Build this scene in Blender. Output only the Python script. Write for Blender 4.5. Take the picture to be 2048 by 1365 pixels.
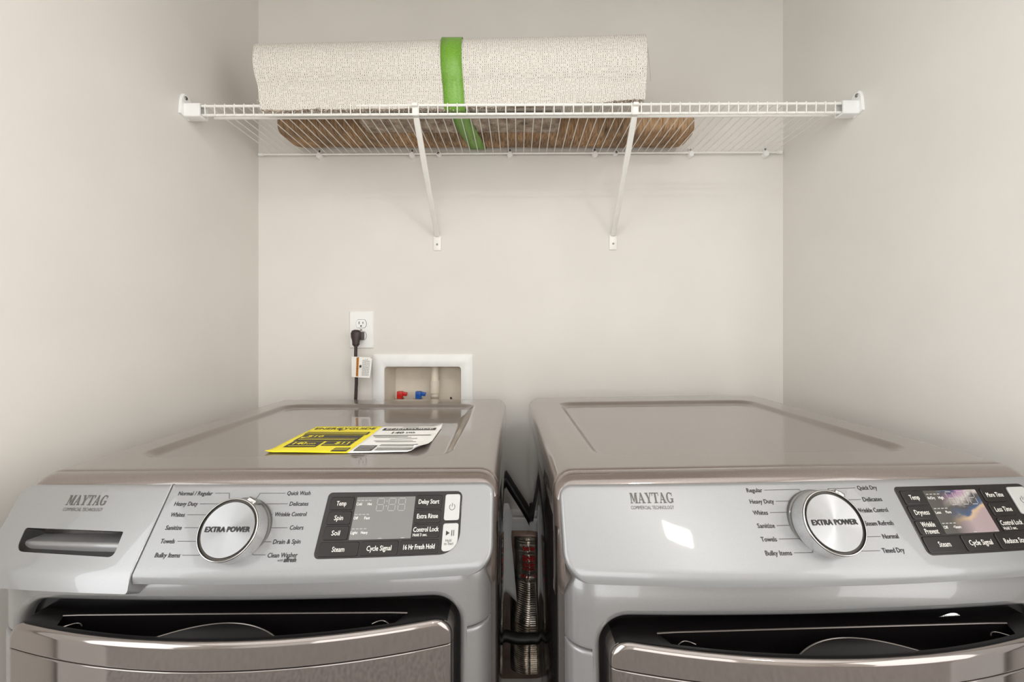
import bpy, bmesh, math, random
from mathutils import Vector, Matrix
random.seed(7)
PI = math.pi
sc = bpy.context.scene
for o in list(bpy.data.objects):
    bpy.data.objects.remove(o, do_unlink=True)
C = sc.collection

# ------------------------------------------------------------------ camera, world, lights, exposure
cam_d = bpy.data.cameras.new('camera')
cam = bpy.data.objects.new('camera', cam_d); C.objects.link(cam)
cam.location = (0, 0, 1.194); cam.rotation_euler = (PI/2, 0, 0)
cam_d.sensor_width = 36.0; cam_d.lens = 850/2048*36
cam_d.shift_x = -13/2048; cam_d.shift_y = -25.5/2048
cam_d.clip_start = 0.02
sc.camera = cam

w = bpy.data.worlds.new('world'); sc.world = w; w.use_nodes = True
w.node_tree.nodes['Background'].inputs[0].default_value = (0.9, 0.95, 1.0, 1)
w.node_tree.nodes['Background'].inputs[1].default_value = 0.6

def area_light(name, loc, target, size, power, color=(1, 1, 1), size_y=None):
    d = bpy.data.lights.new(name, 'AREA'); d.energy = power; d.color = color
    d.shape = 'RECTANGLE'; d.size = size; d.size_y = size_y or size
    o = bpy.data.objects.new(name, d); C.objects.link(o); o.location = loc
    o.rotation_euler = (Vector(target)-Vector(loc)).to_track_quat('-Z', 'Y').to_euler()
    return o
area_light('ceiling_lamp_light', (0.985, -1.29, 2.665), (0.985, -1.29, 0), 0.16, 10, (1.0, 0.97, 0.93), 0.13)
area_light('hall_back_fill', (0.05, -2.38, 1.15), (0.03, 1.4, 1.0), 1.3, 23, (0.95, 0.975, 1.0), 2.0)  # added fill behind the camera, no window modelled; reaches into the machine gap
area_light('hall_ceiling_fill', (0.0, -1.05, 2.70), (0, -1.05, 0), 3.8, 24, (0.96, 0.98, 1.0), 2.5)  # added panel standing in for a bright ceiling, evens out reflections
area_light('hall_left_fill', (-1.95, -0.75, 1.35), (0, -0.75, 1.3), 1.7, 43, (0.90, 0.955, 1.0), 2.2)  # added fill without a window, brightens the closet's right wall
area_light('hall_right_fill', (1.95, -0.75, 1.35), (0, -0.75, 1.3), 1.7, 35, (0.97, 0.98, 1.0), 2.2)  # added fill from the opposite side, brightens the closet's left wall

sc.view_settings.view_transform = 'Standard'
sc.view_settings.look = 'None'
sc.view_settings.gamma = 1.0
sc.view_settings.use_curve_mapping = False
sc.view_settings.exposure = 0.02
sc.cycles.max_bounces = 10
sc.cycles.diffuse_bounces = 6
sc.cycles.glossy_bounces = 5
sc.cycles.use_denoising = True
sc.cycles.sample_clamp_indirect = 8

# ------------------------------------------------------------------ materials
def s2l(c): return tuple(((v/255)/12.92 if v <= 10 else (((v/255)+.055)/1.055)**2.4) for v in c)
def mat(name, rgb, rough=.5, metal=0., coat=0., spec=.5, ior=1.5, **kw):
    m = bpy.data.materials.new(name); m.use_nodes = True
    b = m.node_tree.nodes['Principled BSDF']
    b.inputs['Base Color'].default_value = (*s2l(rgb), 1)
    b.inputs['Roughness'].default_value = rough
    b.inputs['Metallic'].default_value = metal
    b.inputs['Coat Weight'].default_value = coat
    b.inputs['Coat Roughness'].default_value = .03
    b.inputs['Specular IOR Level'].default_value = spec
    b.inputs['IOR'].default_value = ior
    for k, v in kw.items(): b.inputs[k.replace('_', ' ')].default_value = v
    return m
def nodes(m): return m.node_tree.nodes, m.node_tree.links, m.node_tree.nodes['Principled BSDF']
def add_noise(m, scale, c1, c2, bump=0., bscale=None, detail=4, stretch=None, p0=.35, p1=.65, dist=.002):
    n, l, b = nodes(m)
    tc = n.new('ShaderNodeTexCoord'); mp = n.new('ShaderNodeMapping')
    l.new(tc.outputs['Object'], mp.inputs[0])
    if stretch: mp.inputs['Scale'].default_value = stretch
    t = n.new('ShaderNodeTexNoise'); t.inputs['Scale'].default_value = scale; t.inputs['Detail'].default_value = detail
    l.new(mp.outputs[0], t.inputs[0])
    r = n.new('ShaderNodeValToRGB'); r.color_ramp.elements[0].color = (*s2l(c1), 1); r.color_ramp.elements[1].color = (*s2l(c2), 1)
    r.color_ramp.elements[0].position = p0; r.color_ramp.elements[1].position = p1
    l.new(t.outputs[0], r.inputs[0]); l.new(r.outputs[0], b.inputs['Base Color'])
    if bump:
        t2 = n.new('ShaderNodeTexNoise'); t2.inputs['Scale'].default_value = bscale or scale; t2.inputs['Detail'].default_value = 3
        l.new(mp.outputs[0], t2.inputs[0])
        bp = n.new('ShaderNodeBump'); bp.inputs['Strength'].default_value = bump; bp.inputs['Distance'].default_value = dist
        l.new(t2.outputs[0], bp.inputs['Height']); l.new(bp.outputs[0], b.inputs['Normal'])
    return m

WALL = add_noise(mat('wall_paint', (223, 219, 213), .6, spec=.25), 5, (222, 218, 212), (225, 221, 215), .06, 260, dist=.001)
CEIL = add_noise(mat('ceiling_paint', (236, 234, 230), .8), 5, (234, 232, 228), (238, 236, 232), .1, 150)
CARPET = add_noise(mat('grey_carpet', (150, 146, 142), .95, spec=.1), 60, (118, 114, 112), (176, 172, 168), .8, 140, dist=.012)
VINYL = add_noise(mat('wood_vinyl', (150, 118, 90), .4), 6, (128, 98, 72), (172, 138, 106), .05, 20, stretch=(1, 12, 1))
TRIM = add_noise(mat('white_trim', (240, 240, 238), .35), 8, (238, 238, 236), (243, 243, 241))
WIRE = add_noise(mat('white_coated_wire', (238, 236, 230), .3), 20, (236, 234, 228), (241, 239, 234))
WPLASTIC = add_noise(mat('white_plastic', (240, 240, 238), .3), 20, (238, 238, 236), (243, 243, 241))
PVC = add_noise(mat('cream_plastic', (226, 216, 200), .4), 12, (222, 210, 192), (230, 222, 208))
SCREW = mat('screw_steel', (150, 148, 145), .35, 1.)
BLACK = add_noise(mat('black_rubber', (24, 21, 20), .45), 30, (20, 18, 17), (32, 28, 26))
BROWNPLUG = add_noise(mat('dark_brown_vinyl', (52, 38, 36), .42), 30, (46, 33, 31), (60, 45, 42))
def metallic(name, rgb, rough, metal, coat, sparkle=.06, **kw):
    m = mat(name, rgb, rough, metal, coat, **kw)
    n, l, b = nodes(m)
    tc = n.new('ShaderNodeTexCoord'); v = n.new('ShaderNodeTexNoise'); v.inputs['Scale'].default_value = 1400; v.inputs['Detail'].default_value = 1
    l.new(tc.outputs['Object'], v.inputs[0])
    r = n.new('ShaderNodeValToRGB')
    lo = [max(0, x*(1-sparkle)) for x in s2l(rgb)]; hi = [min(1, x*(1+sparkle)) for x in s2l(rgb)]
    r.color_ramp.elements[0].color = (*lo, 1); r.color_ramp.elements[1].color = (*hi, 1)
    r.color_ramp.elements[0].position = .4; r.color_ramp.elements[1].position = .6
    l.new(v.outputs[0], r.inputs[0]); l.new(r.outputs[0], b.inputs['Base Color'])
    return m
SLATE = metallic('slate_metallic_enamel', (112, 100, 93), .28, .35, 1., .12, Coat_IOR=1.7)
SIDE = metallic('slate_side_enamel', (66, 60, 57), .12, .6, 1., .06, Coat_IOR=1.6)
SILVER = metallic('silver_plastic', (134, 134, 134), .35, .25, .5, .03)
BODY = metallic('silver_body', (124, 123, 122), .3, .35, .7, .04)
DRAWER = metallic('silver_drawer', (139, 139, 139), .3, .3, .7, .03)
POCKET = metallic('grey_pocket', (40, 38, 36), .4, .2, .0, .04)
CHROME = mat('chrome_ring', (176, 174, 171), .14, 1.)
KNOBSIDE = metallic('satin_silver', (196, 196, 196), .32, .7, .2, .1)
KNOBGREY = metallic('shaded_collar', (92, 90, 87), .4, .3, .2, .04)  # collar's grey includes the shadow at the knob's base
GROOVE = mat('shaded_groove', (66, 60, 54), .5, .1)  # shade inside the ring put into a dark colour
def brushed():
    m = mat('brushed_disc', (205, 205, 205), .36, 1., Anisotropic=.85)
    n, l, b = nodes(m)
    t = n.new('ShaderNodeTangent'); t.direction_type = 'RADIAL'; t.axis = 'Z'
    l.new(t.outputs[0], b.inputs['Tangent'])
    tc = n.new('ShaderNodeTexCoord'); wv = n.new('ShaderNodeTexWave'); wv.wave_type = 'RINGS'; wv.rings_direction = 'Z'
    wv.inputs['Scale'].default_value = 900; l.new(tc.outputs['Object'], wv.inputs[0])
    r = n.new('ShaderNodeValToRGB'); r.color_ramp.elements[0].color = (.27, .27, .27, 1); r.color_ramp.elements[1].color = (.31, .31, .31, 1)
    l.new(wv.outputs[0], r.inputs[0]); l.new(r.outputs[0], b.inputs['Base Color'])
    return m
BRUSHED = brushed()
GLOSSBLACK = metallic('gloss_black', (14, 12, 12), .22, 0, .0, .1, spec=.3)
PANEL = metallic('dark_brown_panel', (26, 20, 18), .3, .1, .2, .04, spec=.3)
BUTTON = metallic('dark_brown_button', (26, 20, 18), .32, .1, .1, .04, spec=.3)
WBUTTON = metallic('white_button', (172, 171, 168), .35, 0, .1, .02)
PRINTW = mat('white_print', (236, 232, 226), .5)
PRINTG = mat('grey_print', (58, 56, 53), .5)
PRINTLOGO = mat('logo_print', (76, 72, 66), .45)
PRINTK = mat('black_print', (46, 40, 34), .5)
DOORM = metallic('dark_mirror_glass', (138, 132, 128), .05, .92, 0, .02)
TRIMM = metallic('dark_mirror_trim', (140, 133, 129), .07, .9, 0, .02)
EDGE = mat('edge_glint', (104, 98, 94), .25, .8)  # highlight on the black grip edges, put into a paler metal
LCD = metallic('grey_lcd', (106, 104, 102), .45, .1, .0, .02)
LCDSEG = mat('lcd_segment', (146, 144, 142), .4)
def rainbow():
    m = mat('lcd_painted_sheen', (58, 52, 50), .22, .3, .1)
    n, l, b = nodes(m)
    # film's rainbow reflection painted into the colour, running slantwise and strongest on the right
    tc = n.new('ShaderNodeTexCoord'); mp = n.new('ShaderNodeMapping'); l.new(tc.outputs['Generated'], mp.inputs[0])
    mp.inputs['Location'].default_value = (0, 0, 0); mp.inputs['Rotation'].default_value = (0, .45, 0); mp.inputs['Scale'].default_value = (1, .0, 1)
    nz = n.new('ShaderNodeTexNoise'); nz.inputs['Scale'].default_value = 2.2; nz.inputs['Detail'].default_value = 3; l.new(mp.outputs[0], nz.inputs[0])
    sx = n.new('ShaderNodeSeparateXYZ'); l.new(mp.outputs[0], sx.inputs[0])
    a = n.new('ShaderNodeMath'); a.operation = 'MULTIPLY_ADD'; l.new(nz.outputs[0], a.inputs[0]); a.inputs[1].default_value = .55; l.new(sx.outputs[2], a.inputs[2])
    b2 = n.new('ShaderNodeMath'); b2.operation = 'SUBTRACT'; l.new(a.outputs[0], b2.inputs[0]); b2.inputs[1].default_value = .30
    r = n.new('ShaderNodeValToRGB'); cr = r.color_ramp; cr.interpolation = 'EASE'
    cols = [(0, (150, 130, 130)), (.12, (178, 150, 120)), (.22, (60, 74, 104)), (.32, (70, 62, 58)), (.42, (176, 164, 160)), (.52, (150, 110, 140)), (.58, (56, 58, 96)), (.66, (96, 130, 150)), (.76, (176, 166, 120)), (.86, (150, 96, 60)), (1, (110, 120, 130))]
    cr.elements[0].color = (*s2l(cols[0][1]), 1); cr.elements[1].color = (*s2l(cols[-1][1]), 1)
    for q, c in cols[1:-1]: cr.elements.new(q).color = (*s2l(c), 1)
    l.new(b2.outputs[0], r.inputs[0])
    sg = n.new('ShaderNodeSeparateXYZ'); l.new(tc.outputs['Generated'], sg.inputs[0])
    mr = n.new('ShaderNodeMapRange'); mr.inputs['From Min'].default_value = .22; mr.inputs['From Max'].default_value = .62; l.new(sg.outputs[0], mr.inputs[0])
    mx = n.new('ShaderNodeMix'); mx.data_type = 'RGBA'; l.new(mr.outputs[0], mx.inputs[0]); mx.inputs[6].default_value = (*s2l((70, 56, 48)), 1)
    l.new(r.outputs[0], mx.inputs[7]); l.new(mx.outputs[2], b.inputs['Base Color'])
    b.inputs['Thin Film IOR'].default_value = 1.6; b.inputs['Thin Film Thickness'].default_value = 420
    b.inputs['Metallic'].default_value = .1
    return m
LCDR = rainbow()
YELLOW = add_noise(mat('yellow_paper', (246, 228, 30), .5), 20, (244, 224, 24), (250, 234, 44))
PAPER = add_noise(mat('white_paper', (246, 244, 240), .5), 20, (243, 241, 236), (250, 248, 245))
ORANGE = mat('orange_print', (206, 132, 38), .5)
RED = add_noise(mat('red_lever', (206, 36, 30), .35), 30, (198, 30, 26), (216, 44, 36))
BLUE = add_noise(mat('blue_lever', (22, 84, 170), .35), 30, (16, 76, 160), (30, 94, 182))
BRASS = mat('chrome_valve', (196, 190, 182), .2, 1.)
FOIL = add_noise(mat('foil_duct', (196, 188, 178), .25, .9), 40, (170, 160, 150), (214, 206, 196), .3, 60)
TAPE = add_noise(mat('foil_tape', (206, 200, 190), .22, .75), 30, (188, 180, 168), (220, 214, 205), .8, 55, dist=.004)
REDINK = mat('red_print', (206, 36, 30), .5)
GALV = add_noise(mat('galvanised_box', (150, 132, 122), .35, .6), 14, (138, 120, 110), (164, 146, 136))
GREEN = add_noise(mat('green_satin_ribbon', (112, 162, 52), .35, spec=.6), 300, (104, 156, 44), (126, 174, 66), .1, 600)

def rug_backing():
    m = mat('woven_rug_backing', (224, 218, 208), .9, spec=.1)
    n, l, b = nodes(m)
    tc = n.new('ShaderNodeTexCoord')
    br = n.new('ShaderNodeTexBrick'); br.inputs['Scale'].default_value = 1
    br.offset = .5; br.squash = 1
    br.inputs['Brick Width'].default_value = .0052; br.inputs['Row Height'].default_value = .0050
    br.inputs['Mortar Size'].default_value = .00058; br.inputs['Mortar Smooth'].default_value = .1
    br.inputs['Color1'].default_value = (*s2l((227, 223, 216)), 1); br.inputs['Color2'].default_value = (*s2l((220, 215, 207)), 1)
    br.inputs['Mortar'].default_value = (*s2l((208, 201, 190)), 1)
    nz0 = n.new('ShaderNodeTexNoise'); nz0.inputs['Scale'].default_value = 40
    mixv = n.new('ShaderNodeMix'); mixv.data_type = 'VECTOR'; mixv.inputs[0].default_value = .010
    l.new(tc.outputs['UV'], mixv.inputs[4]); l.new(tc.outputs['UV'], nz0.inputs[0]); l.new(nz0.outputs['Color'], mixv.inputs[5])
    l.new(mixv.outputs[1], br.inputs[0])
    # holes between the threads: dark dots on a regular grid, some of them closed
    sep = n.new('ShaderNodeSeparateXYZ'); l.new(mixv.outputs[1], sep.inputs[0])
    def math_(op, a, bb=None):
        k = n.new('ShaderNodeMath'); k.operation = op
        if hasattr(a, 'links'): l.new(a, k.inputs[0])
        else: k.inputs[0].default_value = a
        if bb is not None:
            if hasattr(bb, 'links'): l.new(bb, k.inputs[1])
            else: k.inputs[1].default_value = bb
        return k.outputs[0]
    def tri(sock, per):
        f = math_('FRACT', math_('DIVIDE', sock, per)); return math_('ABSOLUTE', math_('SUBTRACT', f, .5))
    hx = math_('LESS_THAN', tri(sep.outputs[0], .0052), .13)
    hy = math_('LESS_THAN', tri(sep.outputs[1], .0050), .20)
    nz = n.new('ShaderNodeTexNoise'); nz.inputs['Scale'].default_value = 150; nz.inputs['Detail'].default_value = 1
    l.new(tc.outputs['UV'], nz.inputs[0])
    op = math_('GREATER_THAN', nz.outputs[0], .455)
    hole = math_('MULTIPLY', math_('MULTIPLY', hx, hy), op)
    mx = n.new('ShaderNodeMix'); mx.data_type = 'RGBA'
    l.new(hole, mx.inputs[0]); l.new(br.outputs[0], mx.inputs[6]); mx.inputs[7].default_value = (*s2l((70, 60, 52)), 1)
    l.new(mx.outputs[2], b.inputs['Base Color'])
    bp = n.new('ShaderNodeBump'); bp.inputs['Strength'].default_value = .5; bp.inputs['Distance'].default_value = .002
    inv = math_('SUBTRACT', 1.0, hole)
    l.new(inv, bp.inputs['Height']); l.new(bp.outputs[0], b.inputs['Normal'])
    return m
BACKING = rug_backing()
SHAG = add_noise(mat('beige_shag_pile', (184, 166, 150), .95, spec=.1), 26, (146, 128, 114), (208, 192, 176), 1.0, 70, dist=.02)
def fur_mat():
    m = mat('brown_pile', (158, 118, 84), .9, spec=.15)
    n, l, b = nodes(m)
    tc = n.new('ShaderNodeTexCoord'); mp = n.new('ShaderNodeMapping'); l.new(tc.outputs['Object'], mp.inputs[0])
    mp.inputs['Scale'].default_value = (60, 6, 6)
    t = n.new('ShaderNodeTexNoise'); t.inputs['Scale'].default_value = 5; t.inputs['Detail'].default_value = 6; t.inputs['Distortion'].default_value = .5
    l.new(mp.outputs[0], t.inputs[0])
    r = n.new('ShaderNodeValToRGB')
    r.color_ramp.elements[0].color = (*s2l((128, 104, 82)), 1); r.color_ramp.elements[0].position = .3
    r.color_ramp.elements[1].color = (*s2l((206, 176, 144)), 1); r.color_ramp.elements[1].position = .7
    l.new(t.outputs[0], r.inputs[0])
    t2 = n.new('ShaderNodeTexNoise'); t2.inputs['Scale'].default_value = 7; l.new(tc.outputs['Object'], t2.inputs[0])
    r2 = n.new('ShaderNodeValToRGB'); r2.color_ramp.elements[0].color = (.72, .72, .74, 1); r2.color_ramp.elements[1].color = (1.15, 1.08, 1, 1)
    r2.color_ramp.elements[0].position = .4; r2.color_ramp.elements[1].position = .6
    l.new(t2.outputs[0], r2.inputs[0])
    mx = n.new('ShaderNodeMix'); mx.data_type = 'RGBA'; mx.blend_type = 'MULTIPLY'; mx.inputs[0].default_value = 1
    l.new(r.outputs[0], mx.inputs[6]); l.new(r2.outputs[0], mx.inputs[7]); l.new(mx.outputs[2], b.inputs['Base Color'])
    bp = n.new('ShaderNodeBump'); bp.inputs['Strength'].default_value = .8; bp.inputs['Distance'].default_value = .006
    l.new(t.outputs[0], bp.inputs['Height']); l.new(bp.outputs[0], b.inputs['Normal'])
    return m
FUR = fur_mat()
LAMP = bpy.data.materials.new('lamp_diffuser'); LAMP.use_nodes = True
_b = LAMP.node_tree.nodes['Principled BSDF']; _b.inputs['Emission Color'].default_value = (1, .97, .93, 1); _b.inputs['Emission Strength'].default_value = 40

# ------------------------------------------------------------------ mesh helpers
class MB:
    def __init__(s): s.v = []; s.f = []; s.m = []; s.mats = []
    def mi(s, m):
        if m not in s.mats: s.mats.append(m)
        return s.mats.index(m)
    def add(s, vs, fs, m):
        b = len(s.v); s.v += [tuple(v) for v in vs]; k = s.mi(m)
        for f in fs: s.f.append(tuple(i+b for i in f)); s.m.append(k)
        return s
    def box(s, c, size, m, rot=None):
        hx, hy, hz = [x/2 for x in size]
        vs = [Vector((x, y, z)) for x in (-hx, hx) for y in (-hy, hy) for z in (-hz, hz)]
        if rot: vs = [rot @ v for v in vs]
        vs = [v+Vector(c) for v in vs]
        return s.add(vs, [(0, 1, 3, 2), (4, 6, 7, 5), (0, 4, 5, 1), (2, 3, 7, 6), (0, 2, 6, 4), (1, 5, 7, 3)], m)
    def tube(s, pts, r, m, n=8, cap=True):
        pts = [Vector(p) for p in pts]; vs = []; N = len(pts)
        rr = r if isinstance(r, (list, tuple)) else [r]*N
        up = None
        for i, p in enumerate(pts):
            d = (pts[min(i+1, N-1)]-pts[max(i-1, 0)]).normalized()
            if up is None: up = Vector((0, 0, 1)) if abs(d.z) < .9 else Vector((1, 0, 0))
            a = d.cross(up).normalized(); bb = a.cross(d).normalized(); up = bb
            for k in range(n):
                t = 2*PI*k/n; vs.append(p+(a*math.cos(t)+bb*math.sin(t))*rr[i])
        fs = [(i*n+k, i*n+(k+1) % n, (i+1)*n+(k+1) % n, (i+1)*n+k) for i in range(N-1) for k in range(n)]
        if cap: fs += [tuple(range(n))[::-1], tuple((N-1)*n+k for k in range(n))]
        return s.add(vs, fs, m)
    def lathe(s, prof, m, n=48, M=Matrix(), cap=True):
        vs = []; fs = []
        for (r, z) in prof:
            for k in range(n):
                t = 2*PI*k/n; vs.append(M @ Vector((r*math.cos(t), r*math.sin(t), z)))
        for i in range(len(prof)-1):
            for k in range(n): fs.append((i*n+k, i*n+(k+1) % n, (i+1)*n+(k+1) % n, (i+1)*n+k))
        if cap: fs.append(tuple(range(n))[::-1]); fs.append(tuple((len(prof)-1)*n+k for k in range(n)))
        return s.add(vs, fs, m)
    def loft(s, rings, m, closed=True, cap0=False, cap1=False):
        n = len(rings[0]); vs = [v for r in rings for v in r]; fs = []
        K = n if closed else n-1
        for i in range(len(rings)-1):
            for k in range(K): fs.append((i*n+k, i*n+(k+1) % n, (i+1)*n+(k+1) % n, (i+1)*n+k))
        if cap0: fs.append(tuple(range(n))[::-1])
        if cap1: fs.append(tuple((len(rings)-1)*n+k for k in range(n)))
        return s.add(vs, fs, m)
    def build(s, name, parent=None, smooth=True, sharp=35, bevel=0, segs=2, fix=True):
        me = bpy.data.meshes.new(name); me.from_pydata(s.v, [], s.f)
        for m in s.mats: me.materials.append(m)
        me.polygons.foreach_set('material_index', s.m)
        bm = bmesh.new(); bm.from_mesh(me)
        if bevel: bmesh.ops.bevel(bm, geom=bm.edges[:], offset=bevel, segments=segs, profile=.5, affect='EDGES', clamp_overlap=True)
        if fix: bmesh.ops.recalc_face_normals(bm, faces=bm.faces[:])
        finish(bm, smooth, sharp); bm.to_mesh(me); bm.free()
        o = bpy.data.objects.new(name, me); C.objects.link(o)
        if parent: o.parent = parent
        return o
def finish(bm, smooth=True, sharp=35):
    if not smooth: return
    a = math.radians(sharp)
    for f in bm.faces: f.smooth = True
    for e in bm.edges:
        e.smooth = not (len(e.link_faces) == 2 and e.calc_face_angle(0) > a)
def empty(name, loc=(0, 0, 0), rot=(0, 0, 0), parent=None):
    o = bpy.data.objects.new(name, None); C.objects.link(o); o.location = loc; o.rotation_euler = rot
    o.empty_display_size = .05
    if parent: o.parent = parent
    return o
def tag(o, label=None, cat=None, group=None, kind=None):
    if label: o['label'] = label
    if cat: o['category'] = cat
    if group: o['group'] = group
    if kind: o['kind'] = kind
    return o
def boolean(o, cutter_mb, sharp=35):
    c = cutter_mb.build('cutter', o.parent, smooth=False)
    md = o.modifiers.new('cut', 'BOOLEAN'); md.operation = 'DIFFERENCE'; md.object = c; md.solver = 'EXACT'
    bpy.context.view_layer.update()
    dg = bpy.context.evaluated_depsgraph_get()
    me = bpy.data.meshes.new_from_object(o.evaluated_get(dg))
    o.modifiers.clear(); old = o.data; me.name = old.name; o.data = me
    bm = bmesh.new(); bm.from_mesh(me); finish(bm, True, sharp); bm.to_mesh(me); bm.free()
    bpy.data.objects.remove(c, do_unlink=True)
def rrect(x0, x1, z0, z1, r, n=6):
    """closed outline, counter-clockwise; r one radius or (bl, br, tr, tl)"""
    if not isinstance(r, (list, tuple)): r = (r,)*4
    pts = []
    for (cx, cz, a0, rr) in ((x0, z0, PI, r[0]), (x1, z0, 1.5*PI, r[1]), (x1, z1, 0, r[2]), (x0, z1, .5*PI, r[3])):
        ox = cx+(rr if cx == x0 else -rr); oz = cz+(rr if cz == z0 else -rr)
        for k in range(n+1):
            a = a0+.5*PI*k/n; pts.append((ox+rr*math.cos(a), oz+rr*math.sin(a)))
    return pts
def sd_rrect(x, z, x0, x1, z0, z1, r):
    """signed distance, r = (bl, br, tr, tl)"""
    cx, cz = (x0+x1)/2, (z0+z1)/2; px, pz = x-cx, z-cz
    rr = (r[2] if px > 0 else r[3]) if pz > 0 else (r[1] if px > 0 else r[0])
    qx, qz = abs(px)-(x1-x0)/2+rr, abs(pz)-(z1-z0)/2+rr
    return min(max(qx, qz), 0)+math.hypot(max(qx, 0), max(qz, 0))-rr
_tc = {}
def text_geo(s):
    if s in _tc: return _tc[s]
    cu = bpy.data.curves.new('t', 'FONT'); cu.body = s; cu.resolution_u = 2
    ob = bpy.data.objects.new('t', cu); C.objects.link(ob)
    me = bpy.data.meshes.new_from_object(ob)
    vs = [tuple(v.co) for v in me.vertices]; fs = [tuple(p.vertices) for p in me.polygons]
    bpy.data.objects.remove(ob, do_unlink=True); bpy.data.meshes.remove(me)
    x0 = min(v[0] for v in vs); x1 = max(v[0] for v in vs)
    r = ([((v[0]-x0)/(x1-x0), v[1]) for v in vs], fs); _tc[s] = r
    return r
CAP = .69                                             # cap height of the built-in font at size 1
def text_on(mb, s, x0, x1, base, cap, fn, m, bold=0.):
    vs, fs = text_geo(s)
    offs = [(0, 0)] if not bold else [(-bold, 0), (bold, 0), (0, bold), (0, -bold)]
    for dx, dy in offs:
        mb.add([fn(x0+u*(x1-x0)+dx, base+v*cap/CAP+dy) for u, v in vs], fs, m)
def line_on(mb, pts, wd, fn, m):
    for (a, b) in zip(pts[:-1], pts[1:]):
        d = Vector(b)-Vector(a); L = max(d.length, 1e-6); nn = Vector((-d.y, d.x))/L*wd/2; e = d/L*wd*.4
        q = [Vector(a)-e-nn, Vector(b)+e-nn, Vector(b)+e+nn, Vector(a)-e+nn]
        mb.add([fn(p.x, p.y) for p in q], [(0, 1, 2, 3)], m)
SERIF = {  # bold slab lettering, unit height
 'M': (1.12, [(.12,0,.22,0,.22,1,.12,1),(.78,0,1.02,0,1.02,1,.78,1),(.10,1,.38,1,.64,.12,.50,.12),(.52,.12,.62,.12,.86,1,.78,1),(0,0,.34,0,.34,.08,0,.08),(.68,0,1.12,0,1.12,.08,.68,.08),(0,.92,.3,.92,.3,1,0,1),(.8,.92,1.12,.92,1.12,1,.8,1)]),
 'A': (1.04, [(.10,0,.20,0,.50,.92,.42,.92),(.36,1,.58,1,.94,0,.68,0),(.24,.28,.74,.28,.72,.36,.26,.36),(0,0,.34,0,.34,.08,0,.08),(.56,0,1.04,0,1.04,.08,.56,.08)]),
 'Y': (1.02, [(.08,1,.36,1,.62,.42,.40,.42),(.80,1,.90,1,.62,.42,.54,.42),(.39,0,.63,0,.63,.48,.39,.48),(0,.92,.46,.92,.46,1,0,1),(.68,.92,1.02,.92,1.02,1,.68,1),(.24,0,.78,0,.78,.08,.24,.08)]),
 'T': (.96, [(.36,0,.60,0,.60,1,.36,1),(0,.9,.96,.9,.96,1,0,1),(0,.68,.07,.68,.1,1,0,1),(.89,.68,.96,.68,.96,1,.86,1),(.2,0,.76,0,.76,.08,.2,.08)]),
 'G': (1.0, [(.72,.05,.94,.05,.94,.42,.72,.42),(.56,.36,1.0,.36,1.0,.44,.56,.44),(.82,.64,.89,.64,.89,1,.82,.96)])}
def serif_on(mb, s, x0, x1, base, cap, fn, m, gap=.02):
    tot = sum(SERIF[c][0]+gap for c in s)-gap; k = (x1-x0)/tot; x = 0
    for c in s:
        wd, qs = SERIF[c]
        for q in qs:
            mb.add([fn(x0+(x+q[i])*k, base+q[i+1]*cap) for i in (0, 2, 4, 6)], [(0, 1, 2, 3)], m)
        if c == 'G':
            n = 22; P = []
            for i in range(n+1):
                a = math.radians(48+i*(318-48)/n); wv = .5+.5*abs(math.cos(a))
                P.append((.5+.48*math.cos(a), .5+.52*math.sin(a))); P.append((.5+(.48-.24*wv)*math.cos(a)+.0, .5+(.52-.10-.10*(wv-.5))*math.sin(a)))
            mb.add([fn(x0+(x+p[0])*k, base+p[1]*cap) for p in P], [(2*i, 2*i+2, 2*i+3, 2*i+1) for i in range(n)], m)
        x += wd+gap

# ------------------------------------------------------------------ the setting
XL, XR, YB = -.867, .882, 1.417
ZC = 2.75; YH = -2.45
def struct(mb, name, **kw):
    o = mb.build(name, **kw); o['kind'] = 'structure'; return o
OUTB = (-.4467, -.190, .885, 1.0673)     # opening of the washer outlet box
VENT = (-.028, .30, .05, .503)           # opening of the dryer vent recess
mb = MB()
xs = sorted({XL-.10, OUTB[0], OUTB[1], VENT[0], VENT[1], XR+.10}); zs = sorted({0, VENT[2], VENT[3], OUTB[2], OUTB[3], ZC})
for a, b in zip(xs[:-1], xs[1:]):
    for c, d in zip(zs[:-1], zs[1:]):
        mx, mz = (a+b)/2, (c+d)/2
        if any(q[0] < mx < q[1] and q[2] < mz < q[3] for q in (OUTB, VENT)): continue
        mb.add([(a, YB, c), (b, YB, c), (b, YB, d), (a, YB, d)], [(0, 1, 2, 3)], WALL)
struct(mb, 'wall_back', fix=False)
struct(MB().box((XL-.05, (.32+YB)/2, ZC/2), (.10, YB-.32, ZC), WALL), 'wall_left', smooth=False)
struct(MB().box((XR+.05, (.32+YB)/2, ZC/2), (.10, YB-.32, ZC), WALL), 'wall_right', smooth=False)
OX, OZ = .86, 2.22                       # closet opening half width, height
mb = MB()
for sx in (-1, 1): mb.box((sx*(OX+.75), .355, ZC/2), (1.5-.02, .11, ZC), WALL)
mb.box((0, .355, (OZ+ZC)/2), (2*OX+.02, .11, ZC-OZ), WALL)
struct(mb, 'wall_front', smooth=False)
mb = MB()
for sx in (-1, 1):
    mb.box((sx*(OX+.035), .29, OZ/2), (.07, .02, OZ), TRIM); mb.box((sx*(OX+.002), .355, OZ/2), (.018, .115, OZ), TRIM)
struct(mb, 'trim_1', smooth=False)
mb = MB().box((0, .29, OZ+.035), (2*OX+.14, .02, .07), TRIM); mb.box((0, .355, OZ), (2*OX, .115, .018), TRIM)
struct(mb, 'trim_2', smooth=False)
HX = 2.0
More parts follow.
